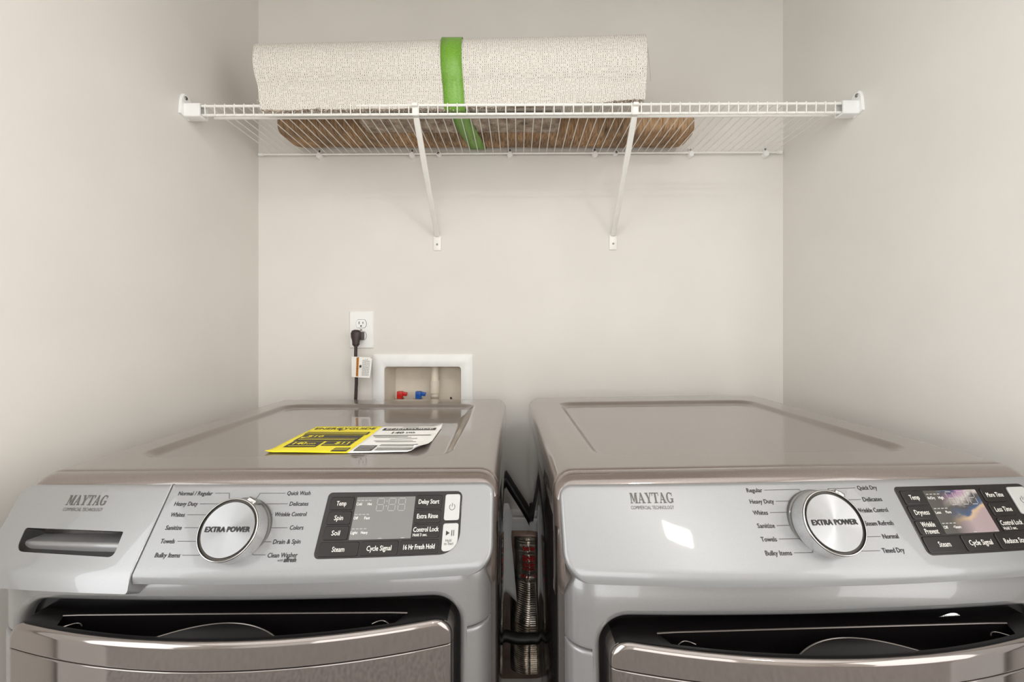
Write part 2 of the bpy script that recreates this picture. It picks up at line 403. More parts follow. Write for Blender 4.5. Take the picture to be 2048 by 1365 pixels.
struct(MB().box((-HX-.05, (YH+.3)/2, ZC/2), (.1, .3-YH, ZC), WALL), 'wall_hall_left', smooth=False)
struct(MB().box((HX+.05, (YH+.3)/2, ZC/2), (.1, .3-YH, ZC), WALL), 'wall_hall_right', smooth=False)
struct(MB().box((0, YH-.05, ZC/2), (2*HX+.2, .1, ZC), WALL), 'wall_hall_back', smooth=False)
struct(MB().box((0, (YH+YB)/2, ZC+.05), (2*HX+.2, YB-YH+.2, .1), CEIL), 'ceiling', smooth=False)
struct(MB().box((0, (YH+.36)/2, -.05), (2*HX+.2, .36-YH, .1), CARPET), 'floor_carpet', smooth=False)
struct(MB().box((0, (.36+YB)/2+.1, -.05), (XR-XL+.2, YB-.36+.2, .1), VINYL), 'floor', smooth=False)
# a white panel door in the hall
mb = MB().box((-1.15, YH+.02, 1.02), (.82, .04, 2.04), TRIM)
for zc, h in ((.55, .7), (1.45, .85)):
    for sx in (-.2, .2): mb.box((-1.15+sx, YH+.045, zc), (.26, .012, h), TRIM)
struct(mb, 'door_1', bevel=.004)
mb = MB()
for sx in (-1, 1): mb.box((-1.15+sx*.45, YH+.02, 1.06), (.08, .03, 2.12), TRIM)
mb.box((-1.15, YH+.02, 2.09), (.82, .03, .08), TRIM)
struct(mb, 'trim_3', smooth=False)
mb = MB()
mb.box((0, YH+.01, .05), (2*HX, .016, .10), TRIM)
struct(mb, 'baseboard_hall', smooth=False)
# ceiling lamp in the hall
lamp = tag(empty('ceiling_lamp', (.985, -1.29, ZC)), 'small square white ceiling lamp out in the hall', 'lamp')
MB().box((0, 0, -.035), (.20, .17, .07), TRIM).build('housing', lamp, bevel=.004)
MB().box((0, 0, -.0725), (.17, .14, .005), LAMP).build('diffuser', lamp, smooth=False)

# ------------------------------------------------------------------ washer and dryer
HW = .343; HB = .3325; DEP = .645
S30, C30 = .5, .866
class Machine: pass
def body_y(x, z):
    y = -.070-.014*(1-(x/HW)**2)
    u = max(0, (abs(x)-.288)/(HB-.288))
    y += .034*(1-math.sqrt(max(0, 1-u*u*.985)))
    y += .010*max(0, min(1, (z-.852)/.03))**2
    return y
def dense(a, b, n, edge, k=5):
    pts = [a+(b-a)*i/n for i in range(n+1)]
    for e in (a, b):
        s = 1 if e == a else -1
        pts += [e+s*edge*(1-math.cos(.5*PI*i/k)) for i in range(k+1)]
    return sorted(set(round(p, 5) for p in pts))
def shell(mb, xs, span, nrow, fn, edge, m, thick, sd, eo, fine=(.0004, .0009, .0014, .0022, .004)):
    """closed plate: columns xs, span(x) -> (v0, v1); fn(x, v, off) -> point; off from distance to the outline"""
    ss = dense(0, 1, nrow, .16, 7); F = []; B = []
    RN = len(ss)+2*len(fine); nc, nr = len(xs), RN
    for x in xs:
        v0, v1 = span(x)
        row = [v0+(v1-v0)*s for s in ss]; h = (v1-v0)
        fl = [q*min(1, h/.014) for q in fine]; lead = [v0+q for q in fl]; tail = [v1-q for q in fl][::-1]
        row = [v0]+lead+[v for v in row if v0+fl[-1]*1.3 < v < v1-fl[-1]*1.3]+tail+[v1]
        if len(row) != RN: row = ([v0]+lead+[v0+fl[-1]*1.3+(h-2.6*fl[-1])*q/(RN-3-2*len(fine)) for q in range(RN-2-2*len(fine))]+tail+[v1])
        for v in row:
            d = max(0, -sd(x, v)); off = eo(x, v, d)
            F.append(fn(x, v, off)); B.append(fn(x, v, -thick))
    n = nc*nr; fs = []
    for i in range(nc-1):
        for j in range(nr-1):
            a, b, c, d = i*nr+j, (i+1)*nr+j, (i+1)*nr+j+1, i*nr+j+1
            fs.append((a, b, c, d)); fs.append((n+d, n+c, n+b, n+a))
    loop = [i*nr for i in range(nc)]+[(nc-1)*nr+j for j in range(1, nr)]+[i*nr+nr-1 for i in range(nc-2, -1, -1)]+[j for j in range(nr-2, 0, -1)]
    for a, b in zip(loop, loop[1:]+loop[:1]): fs.append((b, a, n+a, n+b))
    mb.add(F+B, fs, m)
def plate(mb, x0, x1, t0, t1, rad, h, face, m, r=.0009, thick=.0):
    """thin raised plate that follows the curved console; rad = corner radii (x0t0, x1t0, x1t1, x0t1)"""
    if not isinstance(rad, (list, tuple)): rad = (rad,)*4
    def span(x):
        a, b = t0, t1
        for (e, sg, ra, rb) in ((x0, 1, rad[0], rad[3]), (x1, -1, rad[1], rad[2])):
            u = max(0, (x-e)*sg)
            if u < ra: a = max(a, t0+ra-math.sqrt(max(0, ra*ra-(ra-u)**2)))
            if u < rb: b = min(b, t1-rb+math.sqrt(max(0, rb*rb-(rb-u)**2)))
        return a, b
    n = max(2, int((x1-x0)/.012))
    xs = [x0+(x1-x0)*i/n for i in range(n+1)]+[x0+r*.3, x0+r, x1-r, x1-r*.3]
    for (e, sg, rr) in ((x0, 1, max(rad[0], rad[3])), (x1, -1, max(rad[1], rad[2]))): xs += [e+sg*rr*(1-math.cos(.5*PI*k/7)) for k in range(8)]
    xs = sorted(set(round(x, 5) for x in xs))
    sd = lambda x, t: sd_rrect(x, t, x0, x1, t0, t1, rad)
    shell(mb, xs, span, 3, lambda x, t, off: face(x, t, h+off if off > -.02 else -thick), .16, m, .03, sd, lambda x, t, d: rnd(d, r), (r*.3, r))
def rnd(d, r):
    return -(r-math.sqrt(max(0, r*r-(r-d)**2))) if d < r else 0.

def make_machine(kind, loc, yaw, H, roll, label):
    root = tag(empty(kind, loc, (0, -math.radians(roll), math.radians(yaw))), label, kind.replace('_', ' '))
    washer = kind == 'washing_machine'
    XE = .3365
    def face(x, t, off=0.):
        k = 1-(x/HW)**2
        return Vector((x, -.027-k*(.004+.15*t)-t*S30-off*C30, H-.010-t*C30+off*S30))
    def fn2(h): return lambda x, y: face(x, y, h)
    # ---- cabinet: rounded arch cross-section
    def arch(y, top, half=HW, R=.030, low=.03):
        pts = [(-half, low)]
        for k in range(9):
            a = PI-.5*PI*k/8; pts.append((-half+R+R*math.cos(a), top-R+R*math.sin(a)))
        pts += [(-half+R+(2*half-2*R)*i/8, top) for i in range(1, 8)]
        for k in range(9):
            a = .5*PI-.5*PI*k/8; pts.append((half-R+R*math.cos(a), top-R+R*math.sin(a)))
        pts.append((half, low))
        return [Vector((p[0], y, p[1])) for p in pts]
    lo = H-.062
    mb = MB()
    o_l = [Vector((-HW+.001, -.040, z)) for z in (.03, lo)]
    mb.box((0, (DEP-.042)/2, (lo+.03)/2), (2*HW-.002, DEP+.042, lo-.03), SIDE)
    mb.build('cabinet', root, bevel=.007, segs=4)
    # ---- top panel with a sunken field
    P = (-.272, .262, .062, .555)
    xs = [-HW+.03-.03*math.cos(.5*PI*k/8) for k in range(9)]
    xs += dense(P[0]-.004, P[0]+.05, 10, .02, 6)+[i*.03-.2 for i in range(14)]+dense(P[1]-.05, P[1]+.004, 10, .02, 6)
    xs += [HW-.03+.03*math.cos(.5*PI*k/8) for k in range(9)]
    xs = sorted(set(round(x, 5) for x in xs))
    ys = sorted(set([0, .0015, .004, .01, .03]+dense(P[2]-.004, P[2]+.05, 10, .02, 6)+[.12+.03*i for i in range(13)]+dense(P[3]-.05, P[3]+.004, 10, .02, 6)+[.59, .63, .636, .641, .644, DEP]))
    vs = []
    prof = [(-HW, lo)]+[(x, None) for x in xs]+[(HW, lo)]
    for y in ys:
        for (x, zf) in prof:
            if zf is not None: vs.append((x, y, zf)); continue
            u = max(0, abs(x)-(HW-.03)); z = H-.03+math.sqrt(max(0, .03**2-u*u))
            d = -sd_rrect(x, y, *P, (.045,)*4)
            q = max(0, min(1, d/.022)); z -= .0085*q*q*(3-2*q)
            if y < .004: z -= .0022*(1-y/.004)**2
            if y > .632: z -= .008*((y-.632)/.013)**2
            vs.append((x, y, z))
    nx = len(prof); fs = [(j*nx+i, j*nx+i+1, (j+1)*nx+i+1, (j+1)*nx+i) for j in range(len(ys)-1) for i in range(nx-1)]
    fs += [tuple(range(nx))[::-1], tuple((len(ys)-1)*nx+i for i in range(nx))]
    MB().add(vs, fs, SLATE).build('top_panel', root, sharp=50)
    # ---- dark rim between top and console, running down the ends
    A = arch(0, H-.001)
    A = [Vector((A[0].x, 0, H-.165+.0135*k)) for k in range(10)]+A[1:-1]+[Vector((A[-1].x, 0, H-.165+.0135*k)) for k in range(9, -1, -1)]
    def yf(p):
        if p.z >= H-.012: return -.0245
        a = -.0245-.40*((H-.012)-p.z); u = max(0, min(1, (p.z-(H-.155))/.045)); u = u*u*(3-2*u)
        return a*u-.041*(1-u)
    rings = []
    for (t, ins) in ((0., .0025), (.03, .0006), (.10, 0), (.45, .0008), (.75, .0025), (.92, .005), (1., .009)):
        ring = []
        for p in A:
            z = p.z; cx = Vector((0, 0, H-.25)); d = Vector((-p.x, 0, 0)) if z < H-.03 else (cx-Vector((p.x, 0, z)))
            d = d.normalized(); q = Vector((p.x, yf(p)*t, z))+d*ins
            if z >= H-.03: q.z -= .006*t*t
            ring.append(q)
        rings.append(ring)
    last = rings[-1]; rings.append([Vector((p.x*.97, p.y+.012, p.z-.012 if p.z > H-.03 else p.z)) for p in last])
    MB().loft(rings, SLATE, closed=False).build('rim', root, sharp=60)
    # ---- fascia and lower front panel, cut by the door opening
    OP = (-.2915, .2915, .22, .832)
    for (nm, z0, z1, bump) in (('fascia', .7895, H-.075, 0), ('front_panel', .06, .7885, -.0025)):
        zs = sorted(set([z0, z0+.001, z0+.0025, z0+.005]+[z0+(z1-z0)*i/8 for i in range(9)]+[z1-.005, z1-.0025, z1-.001, z1]))
        xs = sorted(set([round(s*x, 5) for s in (-1, 1) for x in [HB-.0445*(1-math.cos(.5*PI*k/10)) for k in range(11)]]+[-.28+.04*i for i in range(15)]))
        F = []; B = []
        for x in xs:
            for z in zs:
                e = min(z-z0, z1-z); F.append((x, body_y(x, z)+bump-rnd(e, .004)*.9, z)); B.append((x, -.012, z))
        nr = len(zs); n = len(F); fs = []
        for i in range(len(xs)-1):
            for j in range(nr-1):
                a, b, c, d = i*nr+j, (i+1)*nr+j, (i+1)*nr+j+1, i*nr+j+1
                fs += [(a, b, c, d), (n+d, n+c, n+b, n+a)]
        nc = len(xs)
        loop = [i*nr for i in range(nc)]+[(nc-1)*nr+j for j in range(1, nr)]+[i*nr+nr-1 for i in range(nc-2, -1, -1)]+[j for j in range(nr-2, 0, -1)]
        for a, b in zip(loop, loop[1:]+loop[:1]): fs.append((b, a, n+a, n+b))
        o = MB().add(F+B, fs, BODY).build(nm, root, sharp=50)
        out = rrect(OP[0]-.0103, OP[1]+.0103, OP[2]-.0103, OP[3]+.0103, .0463, 8)
        cut = MB().loft([[Vector((p[0], y, p[1])) for p in out] for y in (-.2, .05)], BODY, True, True, True)
        boolean(o, cut, 50)
    # rolled lip round the door opening, then the black recess
    def ringpts(grow, dy, r=.036, absy=None):
        out = rrect(OP[0]-grow, OP[1]+grow, OP[2]-grow, OP[3]+grow, r+grow, 8); pts = []
        for i, p in enumerate(out):
            q = out[(i+1) % len(out)]; n = max(1, int(math.dist(p, q)/.03))
            for k in range(n): pts.append((p[0]+(q[0]-p[0])*k/n, p[1]+(q[1]-p[1])*k/n))
        return [Vector((x, absy if absy is not None else body_y(x, z)+dy-(.0025 if z < .789 else 0), z)) for x, z in pts]
    base = ringpts(.0105, 0); n = len(base); N = [ringpts(.0105-.0105*math.sin(a), .0120*(1-math.cos(a))) for a in [PI/2*k/6 for k in range(7)]]
    # all rings share the outermost ring's point count
    def resample(r):
        return r if len(r) == n else [r[min(len(r)-1, int(i*len(r)/n))] for i in range(n)]
    MB().loft([resample(r) for r in N]+[resample(ringpts(0, .018))], BODY).build('door_surround', root, sharp=60)
    r0 = ringpts(.0005, .016); r1 = [Vector((p.x, -.056, p.z)) for p in r0]
    MB().loft([r0, r1], GLOSSBLACK, True, False, True).build('door_recess', root, sharp=40)
    # ---- door: dark trim band with a grip on top, mirror glass below
    door = empty('door', (.0022 if washer else -.0015, 0, 0), parent=root)
    DX = .2835; DZ = .820; ZS = .7868
    def dfn(x, z, off):
        xx = max(-DX, min(DX, x)); return Vector((x, -.096-.043*(1-(xx/DX)**2)-off if off > -.02 else -.045, z))
    R = .026
    def span_trim(x):
        u = max(0, abs(x)-(DX-R)); return (ZS+.0008, DZ-R+math.sqrt(max(0, R*R-u*u)))
    xs = sorted(set(round(s*x, 5) for s in (-1, 1) for x in [DX-R*(1-math.cos(.5*PI*k/10)) for k in range(11)]+[.025*i for i in range(11)]))
    sd1 = lambda x, z: sd_rrect(x, z, -DX, DX, ZS+.0008-.2, DZ, (.0, .0, R, R))
    def eo1(x, z, d):
        return min(rnd(d, .007), rnd(max(0, z-(ZS+.0008)), .0012))
    mb = MB(); shell(mb, xs, span_trim, 6, dfn, .2, TRIMM, .03, sd1, eo1)
    tr = mb.build('door_trim', door, sharp=50)
    def arcx(x): return -.096-.043*(1-(x/DX)**2)
    pk = [(x, arcx(x)+.011) for x in [-.212+.0212*i for i in range(21)]]
    pk = pk+[(.222, -.086), (-.222, -.086)]
    boolean(tr, MB().loft([[Vector((p[0], p[1], z)) for p in pk] for z in (ZS+.004, DZ+.05)], GLOSSBLACK, True, True, True), 50)
    for p in tr.data.polygons:      # the band's upper side is plain black plastic
        c = p.center
        if p.normal.z > .75 and c.y > arcx(c.x)+.0045: p.material_index = 1
        elif abs(c.x) < .225 and c.y > arcx(c.x)+.010 and c.z > ZS+.003: p.material_index = 1
    if len(tr.data.materials) < 2: tr.data.materials.append(GLOSSBLACK)
    MB().tube([(-.223, -.0855, DZ), (-.2, -.0858, DZ+.0008), (.2, -.0858, DZ+.0008), (.223, -.0855, DZ)], .0011, EDGE, 8).build('grip_edge', door)
    seg = [(-.073+.0073*i, arcx(-.073+.0073*i)+.0105) for i in range(21)]
    arc = [(x, arcx(.073)+.0105+.0275*(1-(x/.073)**2)*.92) for x in [.073-.0073*i for i in range(21)]]
    mb = MB().loft([[Vector((p[0], p[1], z)) for p in seg+arc[1:-1]] for z in (DZ-.012, DZ-.0012)], GLOSSBLACK, True, True, True)
    mb.tube([(p[0], p[1], DZ-.0012) for p in arc], .0008, EDGE, 6)
    mb.build('grip_plate', door)
    for s in (-1, 1):
        MB().tube([(s*(.182+.0026*i), -.103+.007*math.sin(PI*i/9)-.002*i/9, DZ-.002) for i in range(10)], .0007, EDGE, 6).build('grip_hook', door)
    xs2 = sorted(set(round(s*x, 5) for s in (-1, 1) for x in [DX-.02*(1-math.cos(.5*PI*k/8)) for k in range(9)]+[.025*i for i in range(11)]))
    sd2 = lambda x, z: sd_rrect(x, z, -DX, DX, .235, ZS-.0003+.2, (.05, .05, 0, 0))
    def span_g(x):
        u = max(0, abs(x)-(DX-.05)); return (.235+.05-math.sqrt(max(0, .05**2-u*u)), ZS-.0003)
    def eo2(x, z, d): return min(rnd(d, .007), rnd(max(0, ZS-.0003-z), .0012))
    mb = MB(); shell(mb, xs2, span_g, 10, dfn, .2, DOORM, .03, sd2, eo2)
    mb.build('door_glass', door, sharp=50)
    # ---- console
    TF, TB = .104, .1155
    def eo_gen(x0, x1, t0, t1, rad, seam_l=False, seam_r=False, ch=True):
        def eo(x, t, d):
            # distance to the seam side is eased with a small radius, elsewhere a generous one
            off = 0.
            dl, dr = x-x0, x1-x
            if seam_l: off = min(off, rnd(dl, .0016)); 
            if seam_r: off = min(off, rnd(dr, .0016))
            near_seam = (seam_l and dl < d+1e-6) or (seam_r and dr < d+1e-6)
            if not near_seam: off = min(off, rnd(d, .0055))
            if ch:
                e = t1-t; wch = t1-TF
                if e < wch: off = min(off, -.0085*((wch-e)/wch)**1.4)
                dd = max(0, min(1, (.020-d)/.02)) if not near_seam else 0
            return off
        return eo
    def console_piece(name, parent, m, x0, x1, t1, rad, seam_l, seam_r):
        """rad = (bl, br, tr, tl) with 'top' meaning small t"""
        rbl, rbr, rtr, rtl = rad
        def span(x):
            a, b = 0., t1
            for (e, s, rt, rb) in ((x0, 1, rtl, rbl), (x1, -1, rtr, rbr)):
                u = (x-e)*s
                if rt and u < rt: a = max(a, rt-math.sqrt(max(0, rt*rt-(rt-u)**2)))
                if rb and u < rb: b = min(b, t1-rb+math.sqrt(max(0, rb*rb-(rb-u)**2)))
            return a, b
        ed = [x0+max(rbl, rtl, .002)*(1-math.cos(.5*PI*k/10)) for k in range(11)]+[x1-max(rbr, rtr, .002)*(1-math.cos(.5*PI*k/10)) for k in range(11)]
        ed += [x0+.0055*k/5 for k in range(6)]+[x1-.0055*k/5 for k in range(6)]
        xs = sorted(set(round(x, 5) for x in ed+[x0+(x1-x0)*i/14 for i in range(15)]))
        sd = lambda x, t: sd_rrect(x, t, x0, x1, 0, t1, (rtl, rtr, rbr, rbl))
        mb = MB(); shell(mb, xs, span, 12, face, .16, m, .034, sd, eo_gen(x0, x1, 0, t1, rad, seam_l, seam_r))
        return mb.build(name, parent, sharp=40)
    if washer:
        con = console_piece('console', root, SILVER, -.1226, XE, TB, (0, .034, .016, 0), True, False)
        dr = console_piece('dispenser_drawer', root, DRAWER, -XE-.002, -.1240, TB+.0105, (.040, .004, 0, .020), False, True)
        sl = [(-.3005, .0565), (-.161, .0590), (-.1580, .0880), (-.297, .0845)]
        def rq(q, r, n=5):
            out = []
            for i in range(4):
                p0, p, p1 = Vector(q[i-1]), Vector(q[i]), Vector(q[(i+1) % 4])
                a = p+(p0-p).normalized()*r[i]; b = p+(p1-p).normalized()*r[i]
                for k in range(n+1):
                    t = k/n; out.append(tuple(a*(1-t)**2+p*2*t*(1-t)+b*t*t))
            return out
        o2 = rq(sl, (.004, .002, .008, .012))
        boolean(dr, MB().loft([[face(p[0], p[1], h) for p in o2] for h in (.02, -.028)], POCKET, True, True, True), 40)
        # inside of the drawer grip: black roof, sloping grey floor
        mb = MB()
        ring0 = [face(p[0], p[1], -.0008) for p in o2]
        cx = sum(p[0] for p in o2)/len(o2); top_t = .0575
        ring1 = [face(cx+(p[0]-cx)*.93+.004, min(p[1], .066+(p[1]-.0575)*.22), -.0265) for p in o2]
        mb.loft([ring0, ring1], POCKET, True, False, True)
        mb.build('grip_pocket', dr, sharp=50)
        lmb = MB(); serif_on(lmb, 'MAYTAG', -.2613, -.2055, .0278, -.0128, fn2(.0004), PRINTLOGO)
        lmb.build('brand_lettering', dr, smooth=False, fix=False)
        lmb = MB(); text_on(lmb, 'COMMERCIAL TECHNOLOGY', -.2612, -.2054, .0352, -.0042, fn2(.0004), PRINTLOGO)
        lmb.build('small_lettering', dr, smooth=False, fix=False)
    else:
        con = console_piece('console', root, SILVER, -XE, XE, TB, (.036, .034, .016, .016), False, False)
        lmb = MB(); serif_on(lmb, 'MAYTAG', -.2435, -.1857, .0248, -.0128, fn2(.0004), PRINTLOGO)
        lmb.build('brand_lettering', con, smooth=False, fix=False)
        lmb = MB(); text_on(lmb, 'COMMERCIAL TECHNOLOGY', -.2438, -.1872, .0320, -.0042, fn2(.0004), PRINTLOGO)
        lmb.build('small_lettering', con, smooth=False, fix=False)
    # ---- cycle names and leader lines
    if washer:
        kx, kt = -.0056, .0580
        rows = [('Normal / Regular', -.1088, -.0610, .0125, [(-.0575, .0122), (-.0376, .0122), (-.0350, .019)]),
                ('Heavy Duty', -.1080, -.0758, .0255, [(-.0725, .0255), (-.036, .0255)]),
                ('Whites', -.1066, -.0873, .0388, [(-.0835, .0388), (-.03, .0388)]),
                ('Sanitize', -.1055, -.0838, .0541, [(-.0800, .0541), (-.03, .0541)]),
                ('Towels', -.1042, -.0854, .0695, [(-.0815, .0695), (-.03, .0695)]),
                ('Bulky Items', -.1033, -.0704, .0849, [(-.0675, .0848), (-.0461, .0848), (-.0400, .079)]),
                ('Quick Wash', .0441, .0766, .0127, [(.0031, .0195), (.0056, .0125), (.0410, .0126)]),
                ('Delicates', .0520, .0777, .0260, [(.02, .0258), (.0490, .0259)]),
                ('Wrinkle Control', .0358, .0789, .0387, [(.02, .0386), (.0325, .0386)]),
                ('Colors', .0617, .0798, .0546, [(.02, .0546), (.0580, .0546)]),
                ('Drain & Spin', .0453, .0809, .0705, [(.02, .0704), (.0425, .0704)]),
                ('Clean Washer', .0435, .0817, .0854, [(.0185, .0795), (.0240, .0846), (.0405, .0848)])]
    else:
        kx, kt = -.0004, .0514
        rows = [('Regular', -.0836, -.0625, .0108, [(-.0592, .0109), (-.0111, .0106), (-.0085, .018)]),
                ('Heavy Duty', -.0842, -.0522, .0243, [(-.0490, .0243), (-.02, .0243)]),
                ('Whites', -.0849, -.0657, .0373, [(-.0625, .0373), (-.02, .0373)]),
                ('Sanitize', -.0849, -.0627, .0520, [(-.0595, .0520), (-.02, .0520)]),
                ('Towels', -.0860, -.0662, .0667, [(-.0630, .0667), (-.02, .0667)]),
                ('Bulky Items', -.0862, -.0534, .0813, [(-.0500, .0813), (-.0270, .0813), (-.0230, .076)]),
                ('Quick Dry', .0702, .0974, .0103, [(.0270, .019), (.0290, .0105), (.0670, .0103)]),
                ('Delicates', .0700, .0962, .0243, [(.03, .0243), (.0670, .0243)]),
                ('Wrinkle Control', .0550, .0968, .0370, [(.03, .0368), (.0500, .0369)]),
                ('Steam Refresh', .0574, .0952, .0519, [(.03, .0519), (.0520, .0519)]),
                ('Normal', .0726, .0931, .0665, [(.03, .0663), (.0695, .0664)]),
                ('Timed Dry', .0631, .0917, .0813, [(.030, .0765), (.0350, .0811), (.0600, .0812)])]
    for (s, a, b, t, ln) in rows:
        mb = MB(); text_on(mb, s, a, b, t+.0024, -.0050, fn2(.0004), PRINTG, .00013); line_on(mb, ln, .00055, fn2(.0004), PRINTG)
        mb.build('cycle_label', con, smooth=False, fix=False)
    if washer:
        mb = MB(); text_on(mb, 'with', .0578, .0650, .0922, -.0028, fn2(.0004), PRINTG)
        text_on(mb, 'affresh', .0662, .0816, .0928, -.0048, fn2(.0004), PRINTG, .00035)
        mb.build('cleaner_label', con, smooth=False, fix=False)
    # ---- knob
    p = face(kx, kt, 0); ex = (face(kx+.01, kt)-face(kx-.01, kt)).normalized(); nz = Vector((0, -C30, S30)); nz = (nz-ex*nz.dot(ex)).normalized(); ey = nz.cross(ex)
    M = Matrix((ex, ey, nz)).transposed().to_4x4(); M.translation = p
    kn = MB().lathe([(.0425, -.002), (.0425, .0005), (.0418, .0016), (.0392, .0022)], KNOBGREY, 64)
    kn.lathe([(.0375, .001), (.0395, .0035), (.0393, .010), (.0385, .0185), (.0378, .0225), (.0370, .0228), (.0364, .0214)], KNOBSIDE, 64)
    knob = kn.build('knob', root, sharp=40); knob.matrix_local = M
    MB().lathe([(.0376, .0228), (.0382, .0240), (.0381, .0256), (.0374, .0264), (.0366, .0264), (.0362, .0252), (.0362, .0225)], CHROME, 64, cap=False).build('bezel_ring', knob, sharp=60)
    MB().lathe([(.0363, .0215), (.0363, .0226), (.0345, .0224), (.0325, .0224)], GROOVE, 64, cap=False).build('groove', knob)
    MB().lathe([(.0334, .0222), (.0334, .0248), (.0329, .0254), (.0005, .0256)], BRUSHED, 64).build('knob_cap', knob, sharp=30)
    a = math.radians(62 if washer else 57)
    rot = Matrix.Rotation(a, 3, 'Z'); mb = MB()
    mb.box(rot @ Vector((.0395, 0, .016)), (.0075, .013, .017), CHROME, rot)
    mb.build('indicator', knob, bevel=.0022, segs=3)
    mb = MB(); text_on(mb, 'EXTRA POWER', -.0285, .0285, -.0030, .0060, lambda x, y: Vector((x, y, .0262)), PRINTG, .0003)
    mb.build('lettering', knob, smooth=False, fix=False)
    # ---- control panel
    if washer: X0, X1, T0, T1 = .1025, .2915, .0122, .0905; sh = 0
    else: X0, X1, T0, T1 = .1200, .3090, .0100, .0885; sh = 0
    pan = MB(); plate(pan, X0, X1, T0, T1, (.006, .008, .026, .007), .0006, face, PANEL, .0006, .004); pn = pan.build('control_panel', root, sharp=40)
    if washer:
        btn = [('Temp', .1085, .1405, .0182, .0345), ('Spin', .1090, .1410, .0360, .0520), ('Soil', .1095, .1415, .0536, .0700),
               ('Steam', .1080, .1590, .0722, .0885), ('Cycle Signal', .1620, .2105, .0722, .0885), ('16 Hr Fresh Hold', .2135, .2635, .0722, .0885),
               ('Delay Start', .2275, .2635, .0172, .0342), ('Extra Rinse', .2275, .2635, .0358, .0520), ('Control Lock', .2275, .2635, .0536, .0700)]
        lcd = (.1440, .2258, .0185, .0702)
    else:
        btn = [('Temp', .1255, .1560, .0150, .0322), ('Dryness', .1245, .1555, .0335, .0492), ('Wrinkle', .1238, .1550, .0508, .0665),
               ('Steam', .1225, .1720, .0682, .0860), ('Cycle Signal', .1750, .2200, .0682, .0860), ('Reduce Static', .2230, .2740, .0682, .0860),
               ('More Time', .2400, .2735, .0148, .0318), ('Less Time', .2400, .2735, .0330, .0492), ('Control Lock', .2400, .2735, .0508, .0665)]
        lcd = (.1585, .2340, .0158, .0665)
    for (s, a, b, c, d) in btn:
        mb = MB(); plate(mb, a, b, c, d, .0022, .0020, face, BUTTON, .0009)
        mid = (a+b)/2; wd = min(.0019*len(s)+.0035, (b-a)*.92); f2 = fn2(.0023); h = .0056
        tm = (c+d)/2
        if s == 'Wrinkle':
            text_on(mb, 'Wrinkle', mid-.0092, mid+.0092, tm-.0008, -h, f2, PRINTW, .00012); text_on(mb, 'Prevent', mid-.0090, mid+.0092, tm+.0068, -h, f2, PRINTW, .00012)
        elif s == 'Control Lock':
            text_on(mb, s, a+.0008, b-.0012, tm+.0010, -h, f2, PRINTW, .00012); text_on(mb, 'Hold 3 sec.', a+.0010, a+.0200, tm+.0062, -.0034, f2, PRINTW, .0001)
        else:
            if s in ('Temp', 'Spin', 'Soil'): wd = {'Temp': .0135, 'Spin': .0118, 'Soil': .0108}[s]
            elif s == 'Steam': wd = .0160
            elif s == 'Dryness': wd = .0200
            elif s == '16 Hr Fresh Hold': wd = .0410
            elif s == 'Cycle Signal': wd = .0320
            elif s == 'Reduce Static': wd = .0350
            elif s in ('Delay Start', 'Extra Rinse'): wd = .0285
            elif s in ('More Time', 'Less Time'): wd = .0240
            text_on(mb, s, mid-wd/2, mid+wd/2, tm+.0027, -h, f2, PRINTW, .00012)
        mb.build('button', pn, sharp=40)
    a, b, c, d = lcd
    mb = MB(); plate(mb, a, b, c, d, .0008, .0011, face, LCD if washer else LCDR, .0003)
    f2 = fn2(.0014)
    def seg7(x0, t0, ww, hh):
        g = .0012
        for (p, q) in (((x0+g, t0), (x0+ww-g, t0)), ((x0+g, t0+hh/2), (x0+ww-g, t0+hh/2)), ((x0+g, t0+hh), (x0+ww-g, t0+hh)), ((x0, t0+g), (x0, t0+hh/2-g)), ((x0, t0+hh/2+g), (x0, t0+hh-g)), ((x0+ww, t0+g), (x0+ww, t0+hh/2-g)), ((x0+ww, t0+hh/2+g), (x0+ww, t0+hh-g))):
            line_on(mb, [p, q], .0009, f2, LCDSEG)
    for q in (.0295, .0455, .0590): seg7(a+q, c+.0022, .0095, .0155)
    for q in (.005, .011): line_on(mb, [(a+.0425, c+q), (a+.0425, c+q+.0012)], .0012, f2, LCDSEG)
    items = [('Cold', 'Hot'), ('Off', 'Fast'), ('Light', 'Heavy')] if washer else [('AirDry', 'High'), ('Less', 'More'), ('Off', '+Steam')]
    for i, (s1, s2) in enumerate(items):
        tt = c+.0105+.0172*i
        w1 = .0016*len(s1)+.001; w2 = .0016*len(s2)+.001
        text_on(mb, s1, a+.0010, a+.0010+w1, tt, -.0033, f2, PRINTW); text_on(mb, s2, a+.0165-.001*i, a+.0165-.001*i+w2, tt, -.0033, f2, PRINTW)
        for k in range(4): line_on(mb, [(a+.0020+.0052*k, tt-.0060), (a+.0048+.0052*k, tt-.0060)], .0011, f2, LCDSEG)
    for q in (.039, .069): line_on(mb, [(a+q, d-.0012), (a+q+.004, d-.0012)], .001, f2, LCDSEG)
    mb.build('display', pn, sharp=40)
    bx = (.2680, .2890) if washer else (.2800, .3060)
    c0, c1, d0, d1 = (.0165, .0500, .0535, .0870) if washer else (.0142, .0480, .0515, .0850)
    mb = MB(); plate(mb, bx[0], bx[1], c0, c1, .003, .0026, face, WBUTTON, .001)
    cx, ct = (bx[0]+bx[1])/2, (c0+c1)/2; f2 = fn2(.0029)
    line_on(mb, [(cx+.0038*math.sin(math.radians(q)), ct-.0038*math.cos(math.radians(q))) for q in range(35, 330, 15)], .0006, f2, PRINTG)
    line_on(mb, [(cx, ct-.0048), (cx, ct-.0005)], .0006, f2, PRINTG)
    tag(mb.build('button', pn, sharp=40), 'white power button')
    mb = MB(); plate(mb, bx[0], bx[1], d0, d1, (.003, .003, .015, .004), .0026, face, WBUTTON, .001)
